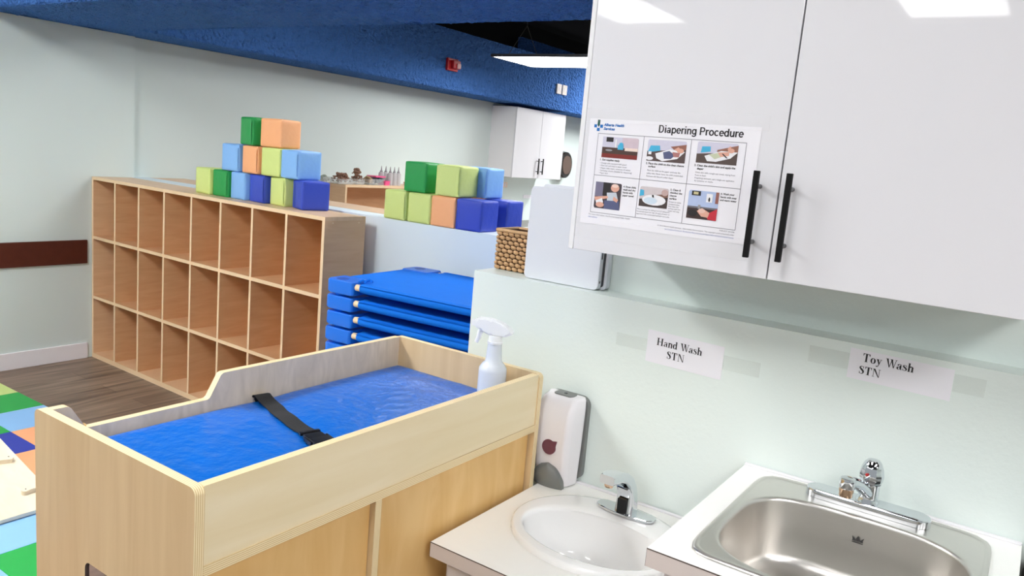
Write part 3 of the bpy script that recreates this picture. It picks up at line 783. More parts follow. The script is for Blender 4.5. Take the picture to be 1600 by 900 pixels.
# webbing strap across the pad
path = []
for i in range(25):
    f = i / 24; x = -1.522 + f * (1.522 - 1.235); y = 1.213 - .083 * f + .003 * sin(f * 8)
    z = padtop(x, y) + .004 + .010 * math.exp(-(f / .08) ** 2) + .002 * (1 + sin(f * 14))
    path.append(Vector((x, y, z)))
bm = BM()
def web(bm, path, wd, th):
    loops = []
    for i, p in enumerate(path):
        d = (path[min(i + 1, len(path) - 1)] - path[max(i - 1, 0)]); d.z = 0; d.normalize(); s = Vector((-d.y, d.x, 0)) * wd / 2
        loops.append([p - s, p + s, p + s + Vector((0, 0, th)), p - s + Vector((0, 0, th))])
    loft(bm, loops)
web(bm, [Vector((-1.5255, 1.214, .895)), Vector((-1.5245, 1.2135, .915))] + path, .040, .0016)
p2 = [Vector((x, 1.130 - (x + 1.235) * .30, padtop(min(x, -1.056), 1.12) + .006 + .003 * sin((x + 1.2) * 60))) for x in (-1.185, -1.16, -1.13, -1.10, -1.075, -1.056)]
web(bm, p2, .040, .0016)
st = obj('strap', bm, 'webbing', t, smooth=60)
bm = BM()
rotm = Matrix.Translation((-1.212, 1.122, padtop(-1.21, 1.122) + .009)) @ Matrix.Rotation(R_(-16), 4, 'Z')
b2 = BM(); box(b2, -.03, .006, -.022, .022, -.005, .006, bev=.003); merge(bm, b2, rotm)
b2 = BM(); box(b2, .002, .034, -.024, .024, -.006, .008, bev=.004); merge(bm, b2, rotm)
for s in (-1, 1):
    b2 = BM(); box(b2, -.012, .022, s * .025 - .003, s * .025 + .003, -.004, .006, bev=.002); merge(bm, b2, rotm)
b2 = BM(); box(b2, -.046, -.036, -.024, .024, -.002, .006, bev=.002); merge(bm, b2, rotm)
obj('buckle', bm, 'buckle', st)

# spray bottle on the pad
t = thing('spray_bottle', 'frosted white trigger spray bottle standing at the end of the changing pad', 'spray bottle', (-1.146, 1.664, .917))
bm = BM(); lathe(bm, [(.030, 0), (.036, .004), (.0375, .02), (.0375, .074), (.0365, .082), (.030, .092), (.0225, .100), (.0205, .118), (.0185, .145), (.0175, .150)], n=32)
obj('bottle', bm, 'bottle', t, world=False, smooth=50)
bm = BM(); lathe(bm, [(.0205, .148), (.0205, .153), (.018, .154), (.0175, .166), (.016, .170)], n=28); obj('collar', bm, 'trigger', t, world=False)
ang = Matrix.Rotation(R_(200), 4, 'Z')
bm = BM()
prof = [(-.050, .180), (-.030, .170), (.012, .168), (.040, .180), (.058, .188), (.060, .206), (.050, .212), (.012, .213), (-.022, .204), (-.044, .190)]
b2 = BM(); prism(b2, prof, -.013, .013, lambda u, v, w_: (u, w_, v), mi_side=0)
bmesh.ops.bevel(b2, geom=[e for e in b2.edges], offset=.003, segments=2, affect='EDGES', clamp_overlap=True)
merge(bm, b2, ang); obj('spray_head', bm, 'trigger', t, world=False, smooth=50)
bm = BM(); b2 = BM(); tube(b2, [(.036, 0, .185), (.044, 0, .172), (.046, 0, .158), (.052, 0, .144)], [.006, .0055, .005, .004], n=10, squash=1.3); merge(bm, b2, ang); obj('trigger', bm, 'trigger', t, world=False)
bm = BM(); b2 = BM(); box(b2, .056, .066, -.008, .008, .189, .205, bev=.002); merge(bm, b2, ang); obj('nozzle', bm, 'trigger', t, world=False)

# ------------------------------------------------------------------ hand wash counter
def counter(cx0, cx1, cy0, cy1, z1, hole, lab_top, lab_cab, th=.036):
    tc = thing('countertop', lab_top, 'countertop', ((cx0 + cx1) / 2, (cy0 + cy1) / 2, z1 - th))
    bm = BM(); prism(bm, [(cx0, cy0), (cx1, cy0), (cx1, cy1), (cx0, cy1)], z1 - th, z1, FZ, holes=[hole]); obj('worktop', bm, ['laminate', 'laminate_edge'], tc, smooth=0)
    bm = BM()
    box(bm, cx0, cx1, cy0 - .0006, cy0, z1 - .0022, z1 - .0004); box(bm, cx0 - .0006, cx0, cy0, cy0 + .002, z1 - th, z1 - .0004)
    obj('edge_seam', bm, 'seam', tc)
    bm = BM(); box(bm, cx0, cx1, cy1 - .010, cy1, z1, z1 + .006, bev=.002); obj('caulk_line', bm, 'white_trim', tc)
    a0, a1, b0, b1, zt = cx0 + .028, cx1 - .02, cy0 + .03, cy1 - .005, z1 - th
    v = thing('vanity_cabinet', lab_cab, 'cabinet', ((a0 + a1) / 2, (b0 + b1) / 2, 0))
    bm = BM()
    box(bm, a0, a0 + .016, b0, b1, 0, zt); box(bm, a1 - .016, a1, b0, b1, 0, zt); box(bm, a0, a1, b1 - .01, b1, 0, zt); box(bm, a0, a1, b0, b1, .08, .096)
    box(bm, a0, a1, b0 + .03, b0 + .045, 0, .08)
    obj('carcass', bm, 'vanity', v)
    mid = (a0 + a1) / 2
    for x0, x1, s in ((a0 + .014, mid - .002, 1), (mid + .002, a1 - .004, -1)):
        bm = BM(); box(bm, x0, x1, b0 - .017, b0 - .001, .085, zt - .012, bev=.002, seg=1); d = obj('door', bm, 'vanity', v)
        bm = BM(); xh = x1 - .03 if s > 0 else x0 + .03
        tube(bm, [(xh, b0 - .017, zt - .16), (xh, b0 - .04, zt - .16), (xh, b0 - .04, zt - .06), (xh, b0 - .017, zt - .06)], .005, n=8); obj('handle', bm, 'post_grey', d)
    return tc
counter(-1.0285, -.488, 1.306, 1.848, .680, ellipse(-.757, 1.600, .202, .177, 56), 'white laminate worktop around the oval basin, the lower of the two', 'pale grey vanity cabinet under the oval hand wash basin')
t = thing('oval_basin', 'white oval china basin with a sensor faucet on its rim', 'sink', (-.757, 1.60, .680))
bm = BM()
def el(k, z, a0=(-.757, 1.600, .215, .190), a1=(-.757, 1.566, .176, .118)):
    c = [a0[i] * (1 - k) + a1[i] * k for i in range(4)]
    return [(x, y, z) for x, y in ellipse(c[0], c[1], c[2], c[3], 64, 2.05)]
def el2(s, z): return [(x, y, z) for x, y in ellipse(-.757, 1.566 + .0 * s, .176 * s, .118 * s + .004, 64, 2.05)]
loft(bm, [el(0, .6805), el(0, .688), el(.06, .694), el(.2, .6965), el(.75, .6955), el(.92, .694), el(1, .690), el2(.985, .684), el2(.95, .655), el2(.86, .60), el2(.70, .565), el2(.45, .548), el2(.14, .545)], cap0=False)
obj('bowl', bm, 'china', t, smooth=70)
bm = BM(); lathe(bm, [(.026, .5455), (.024, .5485), (.012, .547)], (-.757, 1.566, 0), n=24); obj('drain', bm, 'chrome', t)

t = thing('sensor_faucet', 'chrome sensor faucet with a black eye on the oval basin', 'faucet', (-.752, 1.735, .697))
bm = BM(); prism(bm, [(-.078, -.010), (-.066, -.022), (-.02, -.030), (.02, -.030), (.066, -.022), (.078, -.010), (.078, .012), (.066, .022), (-.066, .022), (-.078, .012)], 0, .008, FZ, mi_side=0)
bmesh.ops.bevel(bm, geom=list(bm.edges), offset=.0015, segments=1, affect='EDGES', clamp_overlap=True)
obj('base_plate', bm, 'chrome', t, world=False)
def fsec(cy, cz, ang_, hw, hh):
    out = []
    for u, v in rrect(-hw, hw, -hh, hh, min(hw, hh) * .55, 4):
        out.append((u, cy + v * cos(ang_), cz + v * sin(ang_)))
    return out
bm = BM()
loft(bm, [fsec(0, .006, 0, .025, .024), fsec(.000, .03, 0, .0235, .022), fsec(-.003, .052, R_(10), .0225, .020), fsec(-.013, .075, R_(28), .0225, .0175), fsec(-.030, .096, R_(44), .0225, .0155), fsec(-.055, .113, R_(62), .0225, .014), fsec(-.085, .123, R_(78), .022, .013), fsec(-.115, .127, R_(88), .021, .0125), fsec(-.130, .127, R_(92), .019, .011)])
bd_ = obj('spout', bm, 'chrome', t, world=False, smooth=50)
bm = BM(); b2 = BM(); lathe(b2, [(.010, 0), (.011, .004), (.011, .012), (.009, .013)], n=20); merge(bm, b2, Matrix.Translation((0, -.116, .106)) ); obj('aerator', bm, 'brass', t, world=False)
bm = BM(); prism(bm, rrect(-.0135, .0135, .006, .046, .003, 3), -.0275, -.0215, FY, mi_side=0); obj('sensor_window', bm, 'sensor', t, world=False)

# soap dispenser on the wall in the corner
t = thing('soap_dispenser', 'white soap dispenser with a plum window between changing table and oval basin', 'soap dispenser', (-1.003, 1.80, .682))
def dsec(z, hw, y0, y1, r): return [(u, v, z) for u, v in rrect(-hw, hw, y0, y1, r, 5)]
def trap(z, hwf, hwb, y0, y1, r=.012):
    out = []
    for u, v in rrect(-1, 1, 0, 1, .25, 5):
        hw = hwf + (hwb - hwf) * v
        out.append((u * hw, y0 + (y1 - y0) * v, z))
    return out
bm = BM()
loft(bm, [trap(.000, .044, .056, -.018, .034), trap(.004, .047, .058, -.026, .036), trap(.05, .049, .060, -.036, .036), trap(.12, .052, .063, -.046, .036), trap(.18, .054, .064, -.046, .036), trap(.218, .054, .064, -.038, .036), trap(.240, .050, .062, -.018, .036), trap(.247, .043, .057, .004, .036)])
cv = obj('cover', bm, 'disp_white', t, world=False, smooth=60)
bm = BM(); prism(bm, rrect(-.064, .064, .008, .246, .026, 6), .034, .050, FY, mi_side=0); obj('back_plate', bm, 'disp_grey', t, world=False)
bm = BM(); prism(bm, rrect(-.030, .030, .0, .034, .010, 4), .226, .249, FZ, mi_side=0); lk = obj('lock_tab', bm, 'disp_grey', t, world=False)
bm = BM(); lathe(bm, [(.005, .249), (.004, .2505)], (0, .018, 0), n=12); obj('keyhole', bm, 'sensor', lk, world=False)
drop = []
for i in range(25):
    a = 2 * pi * i / 24 * .86 + R_(62); drop.append((.0 + .021 * cos(a), .112 + .021 * sin(a)))
drop += [(.024, .133)]
bm = BM(); prism(bm, drop[:], -.0475, -.040, FY, mi_side=0); obj('window', bm, 'disp_window', t, world=False)
# push lever: rounded shield at the bottom of the front
bm = BM()
rws = []
for i in range(9):
    f = i / 8; z = -.001 + .066 * f; hw = .046 * math.sqrt(max(0.002, 1 - f ** 2.2)); yy = -.030 - .016 * math.sin(pi * min(1, f * .8 + .1))
    rws.append([(u * hw, yy - .012 * (1 - u * u), z) for u in [-1 + 2 * k / 10 for k in range(11)]] + [(u * hw, -.024 - .006 * f, z) for u in [1 - 2 * k / 10 for k in range(11)]])
loft(bm, rws); obj('push_lever', bm, 'disp_grey', t, world=False, smooth=50)

# ------------------------------------------------------------------ toy wash counter
def sq(hw, hh, cy, p, n=96):
    pts = []
    for i in range(n):
        a = 2 * pi * i / n + .01; c, q = cos(a) / hw, sin(a) / hh
        k = (abs(c) ** p + abs(q) ** p) ** (-1 / p)
        pts.append((-.217 + cos(a) * k, cy + sin(a) * k))
    return pts
counter(-.505, .066, 1.282, 1.848, .870, sq(.222, .236, 1.570, 9), 'white laminate worktop around the steel sink, the higher of the two', 'pale grey cabinet under the steel toy wash sink')
t = thing('steel_sink', 'square stainless steel drop-in sink marked with a small crown', 'sink', (-.217, 1.57, .870))
def rl(hw, hh, p, z): return [(x, y, z) for x, y in sq(hw, hh, 1.570, p)]
def sl(hw, hh, z, cy=1.533, p=3.3): return [(x, y, z) for x, y in sq(hw, hh, cy, p)]
bm = BM()
loft(bm, [rl(.235, .251, 11, .8705), rl(.2345, .2505, 11, .8735), rl(.230, .246, 11, .8765), rl(.225, .241, 11, .8755), rl(.2225, .2385, 11, .8735),
          sl(.222, .201, .8735), sl(.217, .196, .8735), sl(.213, .192, .871), sl(.211, .190, .865), sl(.205, .184, .80), sl(.200, .178, .752), sl(.190, .168, .733), sl(.165, .143, .722), sl(.10, .09, .719), sl(.03, .03, .717)], cap0=False)
obj('sink_bowl', bm, 'steel', t, smooth=55)
bm = BM(); lathe(bm, [(.044, .7185), (.042, .7215), (.03, .719), (.0, .717)], (-.217, 1.533, 0), n=28, cap1=False); obj('drain', bm, 'chrome', t)
# crown stamp on the back wall of the bowl
bm = BM()
def cw(u, v): 
    z = .825 + v; return (-.217 + u, 1.533 + .1885 - (.865 - z) * .09 - .0006, z)
face(bm, [cw(-.011, -.006), cw(.011, -.006), cw(.011, -.0045), cw(-.011, -.0045)])
for q in ([(-.011, -.0025), (.011, -.0025), (.010, .0005), (-.010, .0005)], [(-.010, .0), (-.012, .008), (-.004, .0)], [(-.005, .0), (0, .010), (.005, .0)], [(.004, .0), (.012, .008), (.010, .0)]): face(bm, [cw(*p) for p in q])
obj('crown_mark', bm, 'mark', t)

t = thing('lever_faucet', 'chrome single-lever faucet on the steel sink', 'faucet', (-.220, 1.782, .874))
bm = BM()
def pl(k, z): return [(x, y, z) for x, y in rrect(-.126 * k, .126 * k, -.026 * k ** 3, .026 * k ** 3, .025 * k ** 3, 8)]
loft(bm, [pl(1, 0), pl(1, .012), pl(.985, .017), pl(.93, .0195)]); obj('base_plate', bm, 'chrome', t, world=False, smooth=45)
bm = BM(); lathe(bm, [(.025, .016), (.0235, .022), (.0205, .030), (.0205, .056), (.0215, .060)], n=32); obj('body', bm, 'chrome', t, world=False)
bm = BM(); lathe(bm, [(.0215, .061), (.0240, .068), (.0250, .078), (.0222, .093), (.0175, .105), (.012, .111), (.003, .113)], n=12); hd = obj('lever_cap', bm, 'chrome', t, world=False, smooth=25)
bm = BM(); ball(bm, (-.006, -.0255, .083), (.003, .002, .0035)); obj('hot_cold_mark', bm, 'red_dot', hd, world=False)
bm = BM(); tube(bm, [(-.002, -.012, .040), (-.008, -.030, .053), (-.016, -.055, .067), (-.023, -.078, .076), (-.028, -.094, .079)], [.0135, .013, .0125, .0125, .014], n=16); lathe(bm, [(.010, .091), (.0145, .089), (.0158, .084), (.0158, .070), (.0145, .068)], (-.030, -.096, 0), n=24); obj('spout', bm, 'chrome', t, world=False)
bm = BM(); lathe(bm, [(.0143, .069), (.0145, .066), (.0145, .060), (.0135, .0595), (.0135, .051), (.012, .049)], (-.030, -.096, 0), n=24); obj('aerator', bm, 'brass', t, world=False)

# black bin beside the toy wash counter
t = thing('waste_bin', 'tall black bin at the right edge beside the toy wash counter', 'bin', (.25, 1.62, 0))
bm = BM(); loft(bm, [[(x, y, z) for x, y in rrect(.25 - hw, .25 + hw, 1.63 - hh, 1.63 + hh, .03, 4)] for z, hw, hh in ((0, .13, .17), (.01, .135, .175), (.76, .17, .205), (.80, .172, .207))]); obj('bin_body', bm, 'bin_black', t)
bm = BM(); loft(bm, [[(x, y, z) for x, y in rrect(.25 - hw, .25 + hw, 1.63 - hh, 1.63 + hh, .03, 4)] for z, hw, hh in ((.801, .176, .211), (.835, .176, .211), (.862, .165, .20), (.868, .14, .17))]); obj('bin_lid', bm, 'bin_black', t)

# ------------------------------------------------------------------ upper cabinet
t = thing('upper_cabinet', 'large glossy white wall cabinet above the sinks with black bar handles', 'cabinet', (-.44, 1.76, 1.356))
cz0, cz1 = 1.356, 2.098
bm = BM()
box(bm, -.900, -.882, 1.612, 1.934, cz0 + .002, cz1); box(bm, .015, .033, 1.612, 1.934, cz0 + .002, cz1)
box(bm, -.882, .015, 1.612, 1.934, cz0 + .002, cz0 + .02); box(bm, -.882, .015, 1.612, 1.934, cz1 - .018, cz1); box(bm, -.882, .015, 1.928, 1.934, cz0 + .02, cz1 - .018)
obj('carcass', bm, 'cab_white', t)
bm = BM(); box(bm, -.913, -.9005, 1.592, 1.934, cz0 - .001, cz1, bev=.001, seg=1); obj('filler_panel', bm, 'cab_white', t)
DY = 1.590
for x0, x1, hx in ((-.8985, -.4485, -.4855), (-.4455, .033, -.4215)):
    bm = BM(); box(bm, x0, x1, DY, DY + .019, cz0, cz1, bev=.0012, seg=2); d = obj('door', bm, 'gloss_white', t, smooth=0)
    bm = BM()
    z0h, z1h = (1.397, 1.5695)
    box(bm, hx - .0055, hx + .0055, DY - .036, DY - .026, z0h, z1h, 0, bev=.0008, seg=1)
    for z in (1.4275, 1.539):
        b2 = BM(); lathe(b2, [(.0048, 0), (.0048, .027)], n=14, mi=1); merge(bm, b2, Matrix.Translation((hx, DY, z)) @ Matrix.Rotation(pi / 2, 4, 'X'))
    obj('handle', bm, ['handle', 'post_grey'], d)

# poster taped to the left door
t = thing('diapering_poster', 'Diapering Procedure instruction sheet taped to the left cabinet door', 'poster', (-.69, DY - .0003, 1.535))
PY = DY - .0007
def quad(bm, x0, x1, z0, z1, y, mi=0): face(bm, [(x0, y, z0), (x1, y, z0), (x1, y, z1), (x0, y, z1)], mi)
bm = BM()
cols_ = 24
for i in range(cols_):
    xa, xb = -.887 + .390 * i / cols_, -.887 + .390 * (i + 1) / cols_
    wv = lambda x: PY - .0003 * (1 + sin((x + .9) * 40)) * 0
    face(bm, [(xa, wv(xa), 1.419), (xb, wv(xb), 1.419), (xb, wv(xb), 1.655), (xa, wv(xa), 1.655)])
bmesh.ops.remove_doubles(bm, verts=bm.verts, dist=1e-5)
obj('paper', bm, 'paper', t)
y1_ = PY - .0004
bm = BM(); sans_text(bm, 'Diapering Procedure', -.7185, -.532, y1_, 1.6325, .0160)
obj('heading', bm, 'ink', t, smooth=0, recalc=False)
lg = BM()
for (x, z, mi) in ((-.8715, 1.6385, 0), (-.8565, 1.6385, 0), (-.864, 1.631, 0)): quad(lg, x - .0035, x + .0035, z - .0035, z + .0035, y1_, mi)
face(lg, [(-.8672, y1_, 1.6525), (-.8608, y1_, 1.6525), (-.8608, y1_, 1.641), (-.864, y1_, 1.6365), (-.8672, y1_, 1.641)], 1)
wall_text(lg, 'Alberta Health', -.8505, y1_, 1.6395, .0083, mi=0, shear=.25, bold=.00035)
wall_text(lg, 'Services', -.8505, y1_, 1.6310, .0083, mi=0, shear=.25, bold=.00035)
M['logo_blue'] = plain('logo_blue', (22, 112, 190), rough=.6); M['logo_green'] = plain('logo_green', (20, 84, 74), rough=.6)
obj('logo', lg, ['logo_blue', 'logo_green'], t, smooth=0)
# ruled frame
bm = BM()
lw = .0005
gx = [-.8625, -.7495, -.6405, -.5235]; gz = [1.6225, 1.530, 1.446]
for x in gx: quad(bm, x - lw, x + lw, gz[2], gz[0], y1_)
for z in gz: quad(bm, gx[0], gx[3], z - lw, z + lw, y1_)
obj('ruled_frame', bm, 'ink_grey', t, smooth=0)
PICM = {}
def pm(c):
    if c not in PICM: PICM[c] = plain('print_%d_%d_%d' % c, c, rough=.6, vary=.06, nscale=120)
    return PICM[c]
def picture(x0, x1, z0, z1, base, shapes):
    cols = [base]; bm = BM()
    pts = rrect(x0, x1, z0, z1, .004, 3); f = bm.faces.new([bm.verts.new((u, y1_, v)) for u, v in pts])
    for li, (c, kind, a) in enumerate(shapes):
        if c not in cols: cols.append(c)
        mi = cols.index(c); y = y1_ - .00012 * (li + 1)
        X = lambda u: x0 + (x1 - x0) * u
        Z = lambda v: z0 + (z1 - z0) * v
        if kind == 'r': pts = [(a[0], a[1]), (a[2], a[1]), (a[2], a[3]), (a[0], a[3])]
        elif kind == 'e': pts = [(a[0] + a[2] * cos(2 * pi * i / 16), a[1] + a[3] * sin(2 * pi * i / 16)) for i in range(16)]
        else: pts = a
        face(bm, [(X(min(1, max(0, u))), y, Z(min(1, max(0, v)))) for u, v in pts], mi)
    return obj('picture', bm, [pm(c) for c in cols], t, smooth=0)
TILE, DKB, BLU, SKN, WHT, GRY, RED, BLK_, JEA = (206, 204, 222), (74, 52, 46), (70, 176, 216), (222, 168, 148), (236, 236, 240), (150, 148, 150), (196, 44, 60), (36, 32, 34), (86, 92, 128)
picture(-.849, -.761, 1.5705, 1.6165, (208, 190, 200), [((126, 40, 34), 'r', (0, 0, 1, .22)), (DKB, 'r', (0, .2, 1, .5)), (TILE, 'r', (0, .5, .55, 1)), (BLK_, 'r', (.1, .76, .3, .98)), ((238, 218, 206), 'r', (.64, .38, 1, .52)), (BLU, 'r', (.44, .42, .6, .64)), (BLU, 'e', (.53, .68, .06, .08)), (GRY, 'e', (.2, .36, .1, .05)), (WHT, 'r', (.36, .5, .4, .9))])
picture(-.7385, -.650, 1.5715, 1.617, TILE, [((88, 72, 70), 'p', [(0, .45), (1, .62), (1, 0), (0, 0)]), ((150, 100, 84), 'p', [(.6, .72), (1, .86), (1, .62), (.7, .58)]), (WHT, 'p', [(.22, .36), (.6, .6), (.98, .52), (.8, .18), (.42, .02), (.26, .14)]), (BLU, 'p', [(.02, .4), (.34, .5), (.32, .74), (.08, .72)]), (JEA, 'p', [(.42, .44), (.58, .52), (.74, .34), (.64, .16), (.46, .14)]), ((176, 120, 116), 'p', [(.66, .48), (.86, .46), (.84, .26), (.70, .26)]), (SKN, 'e', (.86, .56, .09, .11)), (SKN, 'p', [(.7, .6), (.8, .72), (.84, .68), (.76, .54)]), (WHT, 'e', (.08, .12, .1, .09)), (WHT, 'r', (.04, .3, .12, .44))])
picture(-.626, -.539, 1.576, 1.6195, TILE, [((84, 70, 66), 'p', [(0, .42), (1, .6), (1, 0), (0, 0)]), ((150, 104, 88), 'p', [(.5, .66), (1, .92), (1, .6), (.5, .5)]), (WHT, 'p', [(.2, .34), (.6, .62), (1, .6), (.84, .3), (.5, .1), (.28, .1)]), (BLU, 'p', [(.1, .48), (.34, .56), (.33, .8), (.12, .78)]), ((200, 206, 178), 'p', [(.3, .42), (.52, .52), (.62, .34), (.46, .22)]), (SKN, 'p', [(.52, .54), (.8, .6), (.8, .42), (.6, .34)]), (SKN, 'e', (.84, .66, .08, .11)), (BLK_, 'p', [(.62, .5), (.66, .5), (.78, .3), (.74, .3)]), (SKN, 'p', [(.74, .72), (.8, .86), (.84, .84), (.8, .66)])])
picture(-.8555, -.790, 1.4565, 1.5155, (70, 60, 66), [((120, 116, 140), 'r', (0, .45, .32, 1)), (BLK_, 'r', (.3, .5, .58, 1)), ((196, 204, 214), 'p', [(.46, .62), (.82, .66), (.92, .36), (.5, .3)]), (JEA, 'p', [(.4, .32), (.95, .34), (1, 0), (.4, 0)]), (SKN, 'e', (.76, .82, .16, .15)), (SKN, 'p', [(.0, .42), (.5, .5), (.54, .42), (.04, .28)]), (WHT, 'p', [(.06, .28), (.3, .4), (.36, .24), (.14, .06)]), (SKN, 'e', (.24, .14, .16, .1)), (SKN, 'p', [(.74, .5), (.92, .4), (.88, .28), (.72, .36)]), ((240, 210, 196), 'e', (.76, .9, .13, .07))])
picture(-.7445, -.678, 1.4725, 1.5155, (208, 198, 200), [((70, 58, 56), 'p', [(0, .36), (1, .56), (1, 0), (0, 0)]), ((132, 98, 84), 'p', [(.6, .64), (1, .74), (1, .56), (.5, .46)]), (WHT, 'e', (.52, .36, .42, .27)), ((206, 222, 236), 'e', (.40, .32, .24, .17)), (BLU, 'p', [(0, .5), (.16, .56), (.14, .82), (0, .84)]), ((196, 168, 164), 'e', (.88, .78, .12, .16)), (BLK_, 'p', [(.44, .62), (.5, .62), (.52, .48), (.46, .5)])])
picture(-.632, -.566, 1.4595, 1.5185, (176, 192, 226), [((112, 112, 120), 'r', (0, .36, 1, .44)), ((62, 46, 44), 'r', (0, 0, 1, .38)), (BLK_, 'r', (.1, .82, .4, .98)), ((206, 196, 150), 'r', (.16, .86, .32, .95)), (WHT, 'r', (.6, .62, .8, .92)), (BLK_, 'e', (.7, .72, .03, .08)), ((150, 96, 84), 'r', (.9, .6, 1, 1)), (RED, 'p', [(.66, .2), (1, .42), (1, 0), (.72, .02)]), (SKN, 'p', [(.34, .28), (.5, .4), (.76, .26), (.72, .08), (.5, .1)]), (BLK_, 'e', (.2, .2, .16, .12)), ((228, 190, 176), 'e', (.5, .3, .12, .08)), (GRY, 'r', (.36, .36, .44, .5))])
# captions
cap = BM()
def para(lines, x, z, size, mi, lead, bold=0.0):
    for i, s in enumerate(lines):
        if s: wall_text(cap, s, x, y1_, z - i * lead, size, mi=mi, bold=bold)
para(['1. Get supplies ready'], -.852, 1.5635, .0058, 0, .006, .00012)
para(['\u2022 Change table equipped with guard', '\u2022 Have wet and soap to paper towel', '\u2022 Diaper, baby wipes, ointments & lotions', '\u2022 Sanitizing solution (labelled for dispensing)', '\u2022 Paper liner'], -.851, 1.5565, .0046, 1, .0056)
para(['2. Place the child on the clean change', '    surface'], -.7385, 1.564, .0058, 0, .0062, .00012)
para(['Place the child on the paper and keep the', 'safety belt. Never leave the child unattended.', 'Remove and discard soiled diaper'], -.734, 1.5495, .0046, 1, .0062)
para(["3. Clean the child's skin and apply the", '    diaper'], -.628, 1.5685, .0058, 0, .0066, .00012)
para(['Clean skin with a single-use towel, wiping from', 'front to back.', 'If applying ointment, use a single-use applicator', 'by container or masks.'], -.624, 1.5545, .0045, 1, .0058)
para(['4. Rinse child,', 'wash and dry', 'hands with', 'paper towel'], -.786, 1.5085, .0056, 0, .0064, .00012)
para(['5. Clean &', 'disinfect the', 'change', 'surface'], -.6745, 1.5125, .0056, 0, .0062, .00012)
para(['If there is visible', 'contamination,', 'first clean the', 'surface with hot', 'water and soap'], -.6745, 1.4870, .0042, 1, .0048)
para(['Make a sanitizer by adding 5 ml (1/2 teaspoon)', 'household bleach per liter (4 cups) of water or', 'approved 3.0% accelerated hydrogen peroxide.'], -.7475, 1.4645, .0041, 1, .0052)
para(['6. Wash your', 'hands with soap', 'and warm water'], -.563, 1.515, .0052, 0, .0064, .00012)
para(['For more information, visit Environmental Public Health'], -.866, 1.4395, .0046, 1, .006)
para(['this website'], -.866, 1.4335, .0046, 2, .006)
wall_text(cap, 'PUB-0237 2014/06', -.524, y1_, 1.4400, .0042, mi=1, align='RIGHT')
wall_text(cap, '\u00a9 2014 Alberta Health Services \u2013 Safe Healthy Environments. This copyright work is licensed under', -.524, y1_, 1.4340, .0042, mi=1, align='RIGHT')
wall_text(cap, 'the Creative Commons Attribution-Non-commercial-Share Alike 4.0 International license', -.524, y1_, 1.4280, .0042, mi=2, align='RIGHT')
obj('captions', cap, ['ink', 'ink_grey', 'ink_blue'], t, smooth=0)
def tape(x0, x1, z0, z1, y, m, parent, seed=0, amp=.0009, tilt=0.0):
    rn = random.Random(seed); n = 26; bm = BM(); rws = []
    for i in range(n + 1):
        f = i / n; x = x0 + (x1 - x0) * f
        rws.append([bm.verts.new((x, y - rn.random() * amp, (z0 + (z1 - z0) * g) + tilt * f + (rn.random() - .5) * .0007)) for g in (0, .33, .66, 1)])
    for a, b in zip(rws, rws[1:]):
        for i in range(3): bm.faces.new((a[i], b[i], b[i + 1], a[i + 1]))
    return obj('tape_strip', bm, m, parent, smooth=20)
tape(-.8975, -.482, 1.648, 1.678, PY - .0012, 'tape', t, 1)
tape(-.8975, -.490, 1.386, 1.432, PY - .0012, 'tape', t, 2)

# ------------------------------------------------------------------ taped paper signs on the wall
WY = 1.85
def sign(label, x0, x1, z0, z1, skew, lines, tapes):
    t = thing('paper_sign', label, 'sign', ((x0 + x1) / 2, WY - .0004, (z0 + z1) / 2), 0, 'taped station signs')
    bm = BM(); box(bm, x0, x1, WY - .0008, WY - .0003, z0, z1)
    for v in bm.verts: v.co.z += skew * (v.co.x - x0) / (x1 - x0)
    obj('paper', bm, 'paper', t)
    bm = BM()
    for s, x, z, c in lines: serif_text(bm, s, x, WY - .0011, z, c)
    for v in bm.verts: v.co.z += skew * (v.co.x - x0) / (x1 - x0)
    obj('lettering', bm, 'ink', t, smooth=0, recalc=False)
    for k, (a, b, c, d) in enumerate(tapes): tape(a, b, c, d, WY - .0003, 'tape_dim', t, 5 + k, .0002)
SX = 1.16
sign('Hand Wash STN paper sign taped to the wall above the oval basin', -.798, -.595, 1.0645, 1.148, -.005, [('Hand Wash', -.772, 1.1125, .0192), ('STN', -.741, 1.084, .0192)], [(-.886, -.799, 1.089, 1.122), (-.594, -.504, 1.087, 1.123)])
sign('Toy Wash STN paper sign taped to the wall above the steel sink', -.313, -.107, 1.135, 1.203, -.005, [('Toy Wash', -.286, 1.1775, .0188), ('STN', -.290, 1.1495, .0180)], [(-.400, -.314, 1.152, 1.190), (-.106, -.048, 1.152, 1.190)])

# ------------------------------------------------------------------ on the ledge: basket and white case
t = thing('wicker_basket', 'small brown wicker basket at the end of the ledge', 'basket', (-1.26, 1.995, 1.213))
bm = BM()
bx0, bx1, by0, by1, bz0, bz1 = -1.362, -1.150, 1.938, 2.052, 1.214, 1.336
for (x0, x1, y0, y1) in ((bx0 + .003, bx1 - .003, by0 + .004, by0 + .008), (bx0 + .003, bx1 - .003, by1 - .008, by1 - .004), (bx0 + .004, bx0 + .008, by0 + .004, by1 - .004), (bx1 - .008, bx1 - .004, by0 + .004, by1 - .004)):
    box(bm, x0, x1, y0, y1, bz0, bz1 - .004, 1)
box(bm, bx0 + .004, bx1 - .004, by0 + .004, by1 - .004, bz0, bz0 + .005, 1)
nr = 9
rh = (bz1 - bz0 - .006) / nr
def strand(bm, p0, p1, r): 
    p0, p1 = Vector(p0), Vector(p1); m_ = (p0 + p1) / 2
    tube(bm, [p0, p0.lerp(p1, .2), m_, p0.lerp(p1, .8), p1], [r * .35, r * .95, r * 1.05, r * .95, r * .35], n=6, mi=0)
rn = random.Random(3)
